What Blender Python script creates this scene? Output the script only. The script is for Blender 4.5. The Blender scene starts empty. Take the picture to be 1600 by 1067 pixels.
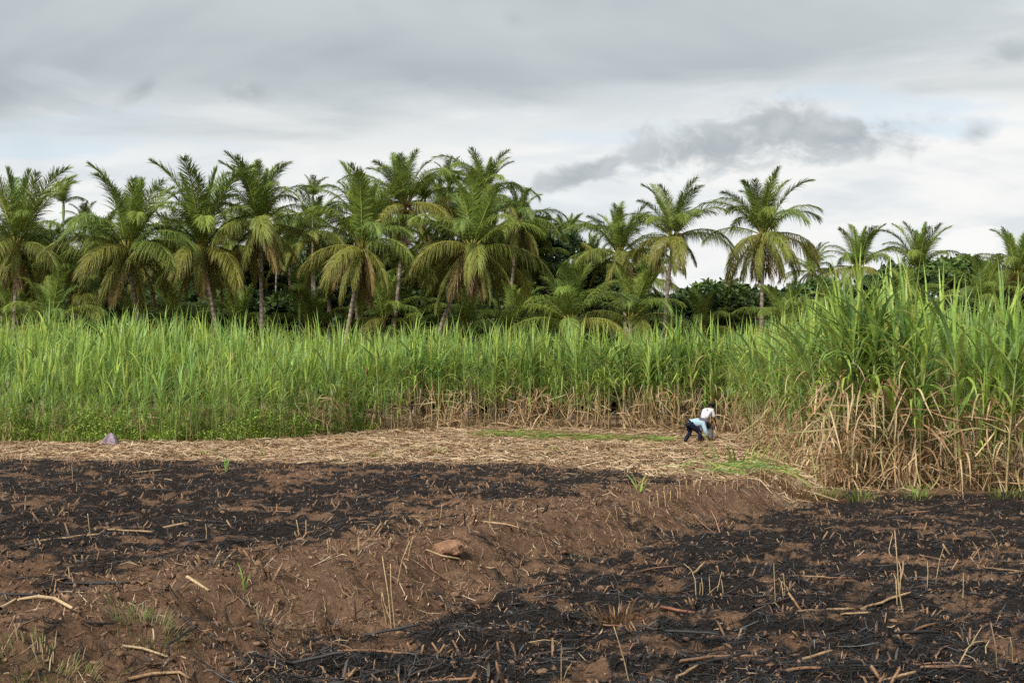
import bpy, math, random
import numpy as np
from mathutils import Vector, Matrix

random.seed(7)
RNG = np.random.default_rng(7)
R = math.radians
scene = bpy.context.scene
COL = scene.collection

# ------------------------------------------------------------------ camera
CAM_H = 2.0
FPX = 1600 * 50 / 36.0          # focal length in photograph pixels
HORIZON = 620.0                 # horizon row in the photograph
PITCH = math.atan((HORIZON - 533.5) / FPX)
cam = bpy.data.cameras.new('camera')
cam.lens = 50; cam.sensor_width = 36; cam.clip_start = 0.1; cam.clip_end = 3000
camo = bpy.data.objects.new('camera', cam); COL.objects.link(camo)
camo.location = (0, 0, CAM_H); camo.rotation_euler = (math.pi / 2 + PITCH, 0, 0)
scene.camera = camo

# ------------------------------------------------------------------ light
SUN_EL, SUN_AZ = 40.0, 212.0     # azimuth clockwise from +Y: behind the camera, to the left
sd = Vector((math.sin(R(SUN_AZ)) * math.cos(R(SUN_EL)), math.cos(R(SUN_AZ)) * math.cos(R(SUN_EL)), math.sin(R(SUN_EL))))
sl = bpy.data.lights.new('sun', 'SUN'); sl.energy = 4.0; sl.angle = R(18); sl.color = (1, 0.95, 0.87)
so = bpy.data.objects.new('sun', sl); COL.objects.link(so)
so.rotation_euler = (-sd).to_track_quat('-Z', 'Y').to_euler(); so.location = (-20, -20, 40)

scene.view_settings.view_transform = 'Standard'
scene.view_settings.look = 'None'
scene.view_settings.exposure = 0.68
scene.view_settings.gamma = 1.0
scene.view_settings.use_curve_mapping = False
scene.cycles.use_denoising = False
scene.cycles.adaptive_threshold = 0.02
scene.cycles.max_bounces = 5
scene.cycles.diffuse_bounces = 3
scene.cycles.glossy_bounces = 2
scene.cycles.transmission_bounces = 3
scene.cycles.transparent_max_bounces = 4


class NT:
    """small helper round a node tree"""
    def __init__(s, tree):
        s.t = tree; s.n = tree.nodes; s.l = tree.links
    def new(s, kind, **kw):
        n = s.n.new(kind)
        for k, v in kw.items(): setattr(n, k, v)
        return n
    def put(s, sock, v):
        if isinstance(v, (int, float)): sock.default_value = v
        elif isinstance(v, (tuple, list)): sock.default_value = v
        else: s.l.new(v, sock)
    def math(s, op, a, b=0.0, c=None, clamp=False):
        n = s.new('ShaderNodeMath', operation=op, use_clamp=clamp)
        s.put(n.inputs[0], a); s.put(n.inputs[1], b)
        if c is not None: s.put(n.inputs[2], c)
        return n.outputs[0]
    def mix(s, f, a, b, mode='MIX'):
        n = s.new('ShaderNodeMix', data_type='RGBA', blend_type=mode)
        s.put(n.inputs[0], f); s.put(n.inputs[6], a); s.put(n.inputs[7], b)
        return n.outputs[2]
    def ramp(s, v, lo, hi, a=0.0, b=1.0, smooth=True):
        n = s.new('ShaderNodeMapRange'); n.clamp = True
        if smooth: n.interpolation_type = 'SMOOTHSTEP'
        s.put(n.inputs[0], v); s.put(n.inputs[1], lo); s.put(n.inputs[2], hi); s.put(n.inputs[3], a); s.put(n.inputs[4], b)
        return n.outputs[0]
    def noise(s, vec, scale, detail=3, rough=0.55, dist=0.0, dims='3D'):
        n = s.new('ShaderNodeTexNoise', noise_dimensions=dims)
        if vec is not None: s.l.new(vec, n.inputs['Vector'])
        n.inputs['Scale'].default_value = scale; n.inputs['Detail'].default_value = detail
        n.inputs['Roughness'].default_value = rough; n.inputs['Distortion'].default_value = dist
        return n.outputs[0]
    def comb(s, x, y, z):
        n = s.new('ShaderNodeCombineXYZ')
        for i, v in enumerate((x, y, z)): s.put(n.inputs[i], v)
        return n.outputs[0]


def make_world():
    w = bpy.data.worlds.new('World'); scene.world = w; w.use_nodes = True
    g = NT(w.node_tree); g.n.clear()
    out = g.new('ShaderNodeOutputWorld')
    tc = g.new('ShaderNodeTexCoord')
    sep = g.new('ShaderNodeSeparateXYZ'); g.l.new(tc.outputs['Generated'], sep.inputs[0])
    x, y, z = sep.outputs
    el = g.math('ARCSINE', z)                                    # elevation
    az = g.math('ARCTAN2', x, y)                                 # 0 straight ahead
    sky = g.new('ShaderNodeTexSky', sky_type='NISHITA'); sky.sun_disc = False
    sky.sun_elevation = R(SUN_EL); sky.sun_rotation = R(SUN_AZ)
    skyc = g.mix(1.0, sky.outputs[0], (0.115, 0.115, 0.115, 1), 'MULTIPLY')
    # cloud sheet: direction cut with a flat layer far above, so clouds flatten towards the horizon
    zz = g.math('ADD', g.math('MAXIMUM', z, 0.0), 0.10)
    px, py = g.math('DIVIDE', x, zz), g.math('DIVIDE', y, zz)
    sheet = g.comb(px, py, 3.1)
    n1 = g.noise(sheet, 0.55, 5, 0.55, 0.4)
    n2 = g.noise(sheet, 1.7, 5, 0.6, 0.6)
    # soft streaks in angle space
    ang = g.comb(g.math('MULTIPLY', az, 3.0), g.math('MULTIPLY', el, 16.0), 0.7)
    n3 = g.noise(ang, 1.3, 5, 0.55, 0.5)
    # grey deck overhead, its soft lower edge at 11 to 13 degrees
    edge = g.math('ADD', el, g.math('MULTIPLY', g.math('SUBTRACT', n3, 0.5), 0.16))
    edge = g.math('SUBTRACT', edge, g.math('MULTIPLY', az, 0.07))
    deck = g.ramp(edge, 0.165, 0.235)
    low = g.mix(g.ramp(n2, 0.35, 0.65), (0.65, 0.69, 0.72, 1), (0.80, 0.81, 0.805, 1))
    low = g.mix(g.ramp(n3, 0.42, 0.62), low, (0.85, 0.85, 0.835, 1))
    up = g.mix(g.ramp(n1, 0.36, 0.64), (0.365, 0.42, 0.455, 1), (0.545, 0.585, 0.60, 1))
    cl = g.mix(deck, low, up)
    # cumulus rags: one long grey cloud right of the middle, small ones elsewhere
    puff = g.noise(g.comb(g.math('MULTIPLY', az, 1.0), g.math('MULTIPLY', el, 1.5), 5.3), 26, 7, 0.6, 0.35)
    def cloud(caz, cel, raz, rel, tilt=0.0, soft=0.7, amt=1.3):
        u = g.math('DIVIDE', g.math('SUBTRACT', az, R(caz)), R(raz))
        v = g.math('DIVIDE', g.math('SUBTRACT', g.math('SUBTRACT', el, R(cel)), g.math('MULTIPLY', g.math('SUBTRACT', az, R(caz)), tilt)), R(rel))
        rr = g.math('SQRT', g.math('ADD', g.math('MULTIPLY', u, u), g.math('MULTIPLY', v, v)))
        f = g.math('ADD', g.math('SUBTRACT', 1.0, rr), g.math('MULTIPLY', g.math('SUBTRACT', puff, 0.5), amt * 2))
        return g.ramp(f, 0.0, soft)
    ms = [cloud(8.3, 9.9, 5.2, 1.35, 0.12), cloud(10.8, 10.6, 2.8, 1.4, -0.1), cloud(13.2, 10.2, 3.6, 1.1), cloud(2.8, 8.9, 2.6, 0.7, 0.3),
          cloud(19.6, 12.9, 1.8, 0.9, 0, 1.1), cloud(18.2, 10.0, 1.2, 0.7, 0, 1.2), cloud(-14.6, 11.95, 1.1, 0.6, 0.5, 0.9), cloud(-10.6, 12.0, 1.6, 0.6, 0, 0.9),
          cloud(0.2, 15.0, 1.3, 0.6, 0, 1.6), cloud(34, 11, 7, 1.8), cloud(-33, 10, 6, 1.5), cloud(62, 13, 8, 2.2), cloud(-70, 12, 8, 2.0),
          cloud(120, 12, 8, 2), cloud(-125, 11, 7, 2), cloud(170, 12, 9, 2)]
    m = ms[0]
    for k in ms[1:]: m = g.math('MAXIMUM', m, k)
    cum = g.mix(g.ramp(puff, 0.35, 0.68), (0.36, 0.40, 0.43, 1), (0.49, 0.525, 0.545, 1))
    cl = g.mix(g.math('MULTIPLY', m, 0.92), cl, cum)
    # a bright heap low on the right
    hb = cloud(17.9, 5.7, 1.4, 0.9, 0, 0.5, 1.2)
    cl = g.mix(hb, cl, (0.86, 0.86, 0.85, 1))
    # thin places where the blue shows
    n4 = g.noise(g.comb(g.math('MULTIPLY', az, 5.0), g.math('MULTIPLY', el, 24.0), 9.7), 1.1, 4, 0.5, 0.3)
    gap = g.math('MULTIPLY', g.ramp(n4, 0.55, 0.66), g.math('SUBTRACT', 1.0, deck))
    gap = g.math('MULTIPLY', g.math('MULTIPLY', gap, g.math('SUBTRACT', 1.0, m)), 0.6)
    gap = g.math('MULTIPLY', gap, g.ramp(el, 0.12, 0.16))
    b1 = g.new('ShaderNodeBackground'); g.l.new(cl, b1.inputs[0]); b1.inputs[1].default_value = 0.70
    thin = g.mix(0.62, skyc, (0.66, 0.80, 0.88, 1))
    b2 = g.new('ShaderNodeBackground'); g.l.new(thin, b2.inputs[0]); b2.inputs[1].default_value = 0.70
    mx = g.new('ShaderNodeMixShader'); g.l.new(gap, mx.inputs[0]); g.l.new(b1.outputs[0], mx.inputs[1]); g.l.new(b2.outputs[0], mx.inputs[2])
    g.l.new(mx.outputs[0], out.inputs[0])
make_world()

# ------------------------------------------------------------------ numeric helpers
def vnoise(x, y, seed=0):
    xi = np.floor(x).astype(np.int64); yi = np.floor(y).astype(np.int64)
    fx = x - xi; fy = y - yi
    fx = fx * fx * (3 - 2 * fx); fy = fy * fy * (3 - 2 * fy)
    def h(a, b):
        n = (a * 374761393 + b * 668265263 + seed * 982451653) & 0x7fffffff
        n = ((n ^ (n >> 13)) * 1274126177) & 0x7fffffff
        n = n ^ (n >> 16)
        return (n & 0xffff) / 65535.0
    return (h(xi, yi) * (1 - fx) + h(xi + 1, yi) * fx) * (1 - fy) + (h(xi, yi + 1) * (1 - fx) + h(xi + 1, yi + 1) * fx) * fy
def fbm(x, y, seed=0, oct=4, gain=0.5):
    s, a, t = 0.0, 1.0, 0.0
    for i in range(oct):
        s = s + a * vnoise(x * 2.03 ** i + 17.3 * i, y * 2.03 ** i - 9.1 * i, seed + i); t += a; a *= gain
    return s / t
def sstep(a, b, x):
    t = np.clip((x - a) / (b - a), 0, 1); return t * t * (3 - 2 * t)

# ------------------------------------------------------------------ the lie of the land
_BY = [0, 8.5, 10.0, 11.7, 13.7, 16.8, 19.75, 23.1, 25.6, 27.3, 30, 40, 57, 400]
_BX = [-4.2, -2.45, -1.9, -1.45, -0.55, 0.75, 1.95, 3.5, 5.1, 6.0, 6.4, 7.2, 8.7, 30]
def bank_x(y): return np.interp(y, _BY, _BX)      # foot of the bank
def field_edge(x):                                # front of the cane beyond the straw
    return np.interp(x, [-40, -22, -12, -8, -6, 0, 7, 9, 40], [48.5, 49.5, 50.5, 53, 57, 59, 57.5, 56, 56])
def base_height(x, y):
    x = np.asarray(x, float); y = np.asarray(y, float)
    wob = (fbm(x * 0.9, y * 0.9, 31, 3) - 0.5) * 0.9
    s = bank_x(y) - x + wob * sstep(30, 20, y)
    near = sstep(30.5, 26.5, y)
    w = np.interp(y, [8, 12, 20, 27], [1.5, 1.15, 0.95, 1.0])
    bank = sstep(0.0, 1.0, s / w) * np.interp(y, [10, 16, 24], [0.92, 0.95, 1.0])
    lip = np.exp(-((s - w * 1.15) / 0.55) ** 2) * 0.06
    # the bank is a real step only this side of the cane; beyond it both sides level out
    lvl = 0.38 * sstep(-4, 5, s) * sstep(27, 40, y)
    lvl = np.maximum(lvl, 0.30 * sstep(38, 52, y))
    z = near * (bank * 0.38 + lip) + (1 - near) * (np.where(y > 26, np.maximum(0.38 * sstep(-0.6, 0.9, s), lvl), 0.38))
    z = z + 0.33 * sstep(50, 61, y)
    z = z + 0.7 * sstep(58, 72, y) * sstep(-2, -18, x)
    return z, s
def fine_height(x, y, s):
    f = (fbm(x * 0.55, y * 0.7, 3, 4) - 0.5) * 0.12
    bund = np.where((s > -0.2) & (s < 2.6), 1.45, 1.0)
    f += (fbm(x * 2.6, y * 2.6, 11, 4, 0.6) - 0.5) * 0.13 * bund
    f += np.abs(fbm(x * 6.5, y * 6.5, 19, 4, 0.6) - 0.5) * 0.085 * bund
    rid = 1 - np.abs(2 * fbm(x * 3.4 + 7, y * 3.4, 23, 4, 0.62) - 1)
    f += (rid ** 2.2 - 0.5) * 0.075 * bund
    rw = 0.055 * np.sin((y + 0.14 * x + 0.5 * (fbm(x * 0.3, y * 0.3, 5, 2) - 0.5)) * 2 * math.pi / 1.15)
    f += rw * np.where((s < -0.3) | (s > 2.2), 1.0, 0.0) * sstep(34, 30, y)
    return f * sstep(60, 40, y) + (fbm(x * 0.2, y * 0.2, 8, 2) - 0.5) * 0.1
def ground_z(x, y):
    z, s = base_height(x, y)
    return z + fine_height(np.asarray(x, float), np.asarray(y, float), s)
def zones(x, y):
    """char, straw, soil brightness"""
    x = np.asarray(x, float); y = np.asarray(y, float)
    _, s = base_height(x, y)
    a = fbm(x * 0.8, y * 1.5, 41, 4, 0.6); b = fbm(x * 3.1, y * 4.5, 47, 3)
    patch = a * 0.42 + b * 0.33 + fbm(x * 8.0, y * 10.0, 53, 2) * 0.25
    right = sstep(0.55, -0.45, s + (b - 0.5) * 1.4) * sstep(29.3, 28.2, y)
    left = sstep(1.3, 3.2, s + (a - 0.5) * 2.2) * sstep(11.5, 16.0, y + (a - 0.5) * 5 + np.clip(x + 4, -6, 6) * -0.15)
    stx = np.interp(x, [-20, 0, 1.5, 3.0, 5.0, 7], [35.6, 34.4, 31.5, 28.0, 25.4, 25.0])
    st = sstep(-0.5, 0.6, y - stx + (b - 0.5) * 1.4) * sstep(-0.4, 0.5, s + 0.3)
    st = np.maximum(st, sstep(28.4, 29.4, y) * sstep(0, -1, s))
    lb = left * (1 - st) * sstep(np.interp(x, [0, 5], [60, 26.5]), np.interp(x, [0, 5], [59, 24.5]), y)
    char = right * sstep(0.38, 0.56, patch + 0.035) + lb * sstep(0.38, 0.57, patch + 0.02)
    char = np.maximum(char, np.where((s > 0.1) & (s < 2.4), 0.45, 0.7) * sstep(0.53, 0.61, patch) * (1 - st) * sstep(40, 30, y))
    return np.clip(char, 0, 1), np.clip(st, 0, 1), s

def ray(px, py):
    v = Vector(((px - 800) / FPX, 1.0, -(py - 533.5) / FPX))
    c, s_ = math.cos(PITCH), math.sin(PITCH)
    return Vector((v.x, v.y * c - v.z * s_, v.y * s_ + v.z * c))
def gp(px, py):
    """the point of the ground seen at a place in the photograph"""
    d = ray(px, py); t = np.concatenate([np.arange(5, 20, 0.02), np.arange(20, 75, 0.05)])
    g = ground_z(d.x * t, d.y * t); i = int(np.argmax(CAM_H + d.z * t < g))
    return Vector((d.x * t[i], d.y * t[i], float(g[i])))
def at(px, py, y):
    d = ray(px, py); return Vector((0, 0, CAM_H)) + d * (y / d.y)

# ------------------------------------------------------------------ mesh helpers
def mesh_np(name, V, F, col=None, smooth=True, attrs=None):
    """F: (n,k) array, or list of such arrays"""
    me = bpy.data.meshes.new(name)
    V = np.asarray(V, np.float32)
    Fs = F if isinstance(F, list) else [F]
    Fs = [np.asarray(f, np.int32) for f in Fs if len(f)]
    loops = np.concatenate([f.ravel() for f in Fs])
    tot = np.concatenate([np.full(len(f), f.shape[1], np.int32) for f in Fs])
    start = np.concatenate([[0], np.cumsum(tot)[:-1]]).astype(np.int32)
    me.vertices.add(len(V)); me.vertices.foreach_set('co', V.ravel())
    me.loops.add(len(loops)); me.loops.foreach_set('vertex_index', loops)
    me.polygons.add(len(tot)); me.polygons.foreach_set('loop_start', start)
    if smooth: me.polygons.foreach_set('use_smooth', np.ones(len(tot), bool))
    me.update(calc_edges=True)
    if col is not None:
        c = np.ones((len(V), 4), np.float32); c[:, :3] = col
        a = me.color_attributes.new('col', 'FLOAT_COLOR', 'POINT'); a.data.foreach_set('color', c.ravel())
    for k, v in (attrs or {}).items():
        a = me.attributes.new(k, 'FLOAT', 'POINT'); a.data.foreach_set('value', np.asarray(v, np.float32))
    return me

class Acc:
    """collects pieces of geometry for one mesh"""
    def __init__(s): s.V, s.Q, s.T, s.C, s.n = [], [], [], [], 0
    def add(s, V, Q=None, C=(1, 1, 1), T=None):
        V = np.asarray(V, float)
        if Q is not None and len(Q): s.Q.append(np.asarray(Q) + s.n)
        if T is not None and len(T): s.T.append(np.asarray(T) + s.n)
        s.V.append(V); s.C.append(np.broadcast_to(np.asarray(C, float), (len(V), 3))); s.n += len(V)
    def mesh(s, name, smooth=True):
        F = []
        if s.Q: F.append(np.concatenate(s.Q))
        if s.T: F.append(np.concatenate(s.T))
        return mesh_np(name, np.concatenate(s.V), F, np.concatenate(s.C), smooth)

def strip(P, W, side, up=None, fold=0.0):
    """one ribbon; P (S,3) W (S,) side (S,3) -> V, Q; folded along the middle when fold is set"""
    S = len(P)
    if fold:
        L = P + side * W[:, None] + up * (W * fold)[:, None]; M = P; Rr = P - side * W[:, None] + up * (W * fold)[:, None]
        V = np.stack([L, M, Rr], 1).reshape(-1, 3); k = 3
    else:
        V = np.stack([P + side * W[:, None], P - side * W[:, None]], 1).reshape(-1, 3); k = 2
    Q = []
    for i in range(S - 1):
        for j in range(k - 1):
            a = i * k + j; Q.append((a, a + 1, a + k + 1, a + k))
    return V, np.array(Q)
def tube(P, rad, sides=6, cap=True, squash=1.0):
    P = np.asarray(P, float); S = len(P); rad = np.broadcast_to(np.asarray(rad, float), (S,))
    T = np.gradient(P, axis=0); T /= np.linalg.norm(T, axis=1)[:, None] + 1e-9
    ref = np.array([0.0, 0, 1]) if abs(T[0, 2]) < 0.9 else np.array([1.0, 0, 0])
    A = np.cross(T, ref); A /= np.linalg.norm(A, axis=1)[:, None] + 1e-9
    B = np.cross(T, A)
    th = np.arange(sides) * 2 * math.pi / sides
    V = (P[:, None, :] + rad[:, None, None] * (np.cos(th)[None, :, None] * A[:, None, :] + squash * np.sin(th)[None, :, None] * B[:, None, :])).reshape(-1, 3)
    Q = []
    for i in range(S - 1):
        for j in range(sides):
            k = (j + 1) % sides; Q.append((i * sides + j, i * sides + k, (i + 1) * sides + k, (i + 1) * sides + j))
    Tt = []
    if cap:
        for j in range(1, sides - 1):
            Tt.append(((S - 1) * sides, (S - 1) * sides + j, (S - 1) * sides + j + 1))
    return V, np.array(Q), np.array(Tt)
def ribbons(P, W, side):
    """many ribbons at once: P (N,S,3) W (N,S) side (N,3) or (N,S,3) -> V, Q"""
    N, S, _ = P.shape
    if side.ndim == 2: side = np.repeat(side[:, None, :], S, 1)
    V = np.stack([P + side * W[..., None], P - side * W[..., None]], 2).reshape(-1, 3)
    base = (np.arange(N) * S * 2)[:, None, None]; i = np.arange(S - 1)[None, :, None] * 2
    Q = (base + i + np.array([0, 1, 3, 2])[None, None, :]).reshape(-1, 4)
    return V, Q

def obj(name, me, mat, parent=None, loc=None, rot=None, scale=None, **props):
    o = bpy.data.objects.new(name, me); COL.objects.link(o)
    if mat is not None and me is not None and not me.materials: me.materials.append(mat)
    if parent is not None: o.parent = parent
    if loc is not None: o.location = loc
    if rot is not None: o.rotation_euler = rot
    if scale is not None: o.scale = scale if hasattr(scale, '__len__') else (scale,) * 3
    for k, v in props.items(): o[k] = v
    return o
def thing(name, label, category, loc=(0, 0, 0), rotz=0.0, group=None, scale=1.0):
    o = bpy.data.objects.new(name, None); COL.objects.link(o)
    o.location = loc; o.rotation_euler = (0, 0, rotz); o.scale = (scale,) * 3
    o.empty_display_size = 0.3
    o['label'] = label; o['category'] = category
    if group: o['group'] = group
    return o

# ------------------------------------------------------------------ materials
def new_mat(name):
    m = bpy.data.materials.new(name); m.use_nodes = True
    g = NT(m.node_tree); g.n.clear()
    return m, g, g.new('ShaderNodeOutputMaterial')
def principled(g, col, rough=0.7, spec=0.3, normal=None):
    b = g.new('ShaderNodeBsdfPrincipled')
    g.put(b.inputs['Base Color'], col); g.put(b.inputs['Roughness'], rough); g.put(b.inputs['Specular IOR Level'], spec)
    if normal is not None: g.l.new(normal, b.inputs['Normal'])
    return b
def leaf_material(name, trans=0.3, rough=0.5, spec=0.35, vary=0.22, grain=14.0):
    m, g, out = new_mat(name)
    a = g.new('ShaderNodeVertexColor', layer_name='col')
    oi = g.new('ShaderNodeObjectInfo'); geo = g.new('ShaderNodeNewGeometry')
    n = g.noise(geo.outputs['Position'], grain, 2)
    f = g.math('ADD', g.ramp(n, 0.3, 0.7, 0.82, 1.16), g.math('MULTIPLY', g.math('SUBTRACT', oi.outputs['Random'], 0.5), vary * 2))
    c = g.mix(1.0, a.outputs[0], g.comb(f, f, f), 'MULTIPLY')
    b = principled(g, c, rough, spec)
    t = g.new('ShaderNodeBsdfTranslucent'); g.l.new(c, t.inputs[0])
    mx = g.new('ShaderNodeMixShader'); mx.inputs[0].default_value = trans
    g.l.new(b.outputs[0], mx.inputs[1]); g.l.new(t.outputs[0], mx.inputs[2]); g.l.new(mx.outputs[0], out.inputs[0])
    return m
def tinted_material(name, rough=0.85, spec=0.15, vary=0.15, grain=40.0):
    m, g, out = new_mat(name)
    a = g.new('ShaderNodeVertexColor', layer_name='col')
    oi = g.new('ShaderNodeObjectInfo'); tc = g.new('ShaderNodeTexCoord')
    n = g.noise(tc.outputs['Object'], grain, 3)
    f = g.math('ADD', g.ramp(n, 0.3, 0.7, 0.7, 1.25), g.math('MULTIPLY', g.math('SUBTRACT', oi.outputs['Random'], 0.5), vary * 2))
    c = g.mix(1.0, a.outputs[0], g.comb(f, f, f), 'MULTIPLY')
    bp = g.new('ShaderNodeBump'); bp.inputs['Strength'].default_value = 0.4; bp.inputs['Distance'].default_value = 0.01; g.l.new(n, bp.inputs['Height'])
    b = principled(g, c, rough, spec, bp.outputs[0]); g.l.new(b.outputs[0], out.inputs[0])
    return m
M_CANE = leaf_material('cane_leaf', 0.46, 0.45, 0.35, 0.16)
M_DRY = leaf_material('dry_leaf', 0.15, 0.7, 0.2, 0.2)
M_PALM = leaf_material('palm_leaf', 0.26, 0.55, 0.25, 0.18, 6.0)
M_BUSH = leaf_material('bush_leaf', 0.25, 0.5, 0.4, 0.15, 3.0)
M_STALK = tinted_material('stalk', 0.6, 0.3)
M_LITTER = tinted_material('litter', 0.8, 0.2, 0.1)
M_CHAR = tinted_material('charred_litter', 0.5, 0.35, 0.1)
M_WOOD = tinted_material('trunk', 0.9, 0.1, 0.08, 9.0)
M_SKIN = tinted_material('skin', 0.55, 0.3, 0.0, 60)
M_CLOTH = tinted_material('cloth', 0.9, 0.1, 0.0, 30)

def soil_nodes(g, pos):
    n1 = g.noise(pos, 1.1, 4, 0.6); n2 = g.noise(pos, 9.0, 4, 0.65); n3 = g.noise(pos, 55.0, 3, 0.6)
    c = g.mix(g.ramp(n1, 0.32, 0.68), (0.098, 0.057, 0.035, 1), (0.168, 0.101, 0.062, 1))
    c = g.mix(g.ramp(n2, 0.4, 0.75), c, (0.235, 0.140, 0.084, 1))
    c = g.mix(g.math('MULTIPLY', g.ramp(n3, 0.5, 0.72), 0.5), c, (0.07, 0.042, 0.03, 1))
    return c, n2, n3
def ground_material():
    m, g, out = new_mat('field_soil')
    geo = g.new('ShaderNodeNewGeometry'); pos = geo.outputs['Position']
    ch = g.new('ShaderNodeAttribute', attribute_name='char').outputs['Fac']
    st = g.new('ShaderNodeAttribute', attribute_name='straw').outputs['Fac']
    c, n2, n3 = soil_nodes(g, pos)
    stretched = g.new('ShaderNodeMapping'); g.l.new(pos, stretched.inputs[0]); stretched.inputs['Scale'].default_value = (0.5, 1.3, 1)
    nb = g.noise(stretched.outputs[0], 8.0, 5, 0.65, 0.6)
    f = g.ramp(g.math('ADD', ch, g.math('MULTIPLY', g.math('SUBTRACT', nb, 0.5), 1.9)), 0.30, 0.72)
    black = g.mix(g.ramp(n3, 0.35, 0.7), (0.008, 0.0078, 0.008, 1), (0.024, 0.022, 0.021, 1))
    ash = g.ramp(g.noise(pos, 1.6, 5, 0.7, 0.5), 0.66, 0.80)
    black = g.mix(g.math('MULTIPLY', ash, 0.75), black, (0.135, 0.14, 0.15, 1))
    c = g.mix(g.math('MULTIPLY', f, 0.93), c, black)
    sn = g.noise(pos, 16.0, 4, 0.65, 1.0)
    straw = g.mix(g.ramp(sn, 0.35, 0.65), (0.12, 0.075, 0.042, 1), (0.33, 0.235, 0.145, 1))
    c = g.mix(g.ramp(g.math('ADD', st, g.math('MULTIPLY', g.math('SUBTRACT', sn, 0.5), 0.7)), 0.35, 0.75), c, straw)
    n5 = g.noise(pos, 21.0, 5, 0.72, 0.4)
    h = g.math('ADD', g.math('ADD', g.math('MULTIPLY', n2, 0.55), g.math('MULTIPLY', n3, 0.25)), g.math('MULTIPLY', g.math('ABSOLUTE', g.math('SUBTRACT', n5, 0.5)), 1.1))
    bp = g.new('ShaderNodeBump'); bp.inputs['Strength'].default_value = 1.0; bp.inputs['Distance'].default_value = 0.07; g.l.new(h, bp.inputs['Height'])
    b = principled(g, c, 0.92, 0.12, bp.outputs[0]); g.l.new(b.outputs[0], out.inputs[0])
    return m
M_GROUND = ground_material()
def clod_material():
    m, g, out = new_mat('soil_clod')
    tc = g.new('ShaderNodeTexCoord')
    n1 = g.noise(tc.outputs['Object'], 7, 4, 0.6); n2 = g.noise(tc.outputs['Object'], 45, 4, 0.65)
    c = g.mix(g.ramp(n1, 0.35, 0.65), (0.20, 0.108, 0.066, 1), (0.27, 0.155, 0.098, 1))
    c = g.mix(g.math('MULTIPLY', g.ramp(n2, 0.5, 0.7), 0.45), c, (0.11, 0.062, 0.04, 1))
    bp = g.new('ShaderNodeBump'); bp.inputs['Strength'].default_value = 0.8; bp.inputs['Distance'].default_value = 0.02; g.l.new(n2, bp.inputs['Height'])
    b = principled(g, c, 0.95, 0.1, bp.outputs[0]); g.l.new(b.outputs[0], out.inputs[0])
    return m
M_CLOD = clod_material()

# ------------------------------------------------------------------ ground
def make_ground():
    xs = np.concatenate([-np.geomspace(14, 900, 26)[::-1], np.arange(-13.8, -7, 0.11), np.arange(-7, 9, 0.05), np.arange(9, 14, 0.1), np.geomspace(14.2, 900, 26)])
    ys = np.concatenate([np.linspace(-60, 3.5, 12), np.arange(4, 7.2, 0.2), np.arange(7.2, 16, 0.042), np.arange(16, 24, 0.06), np.arange(24, 37, 0.11),
                         np.arange(37, 62, 0.35), np.arange(62, 90, 1.5), np.geomspace(90, 1500, 22)])
    X, Y = np.meshgrid(xs, ys); x, y = X.ravel(), Y.ravel()
    z = ground_z(x, y); ch, st, s = zones(x, y)
    nx, ny = len(xs), len(ys)
    i = np.arange((ny - 1) * nx).reshape(ny - 1, nx)[:, :-1].ravel()
    Q = np.stack([i, i + 1, i + nx + 1, i + nx], 1)
    me = mesh_np('ground', np.stack([x, y, z], 1), Q, None, True, {'char': ch, 'straw': st})
    obj('ground', me, M_GROUND, kind='structure')
make_ground()

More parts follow.
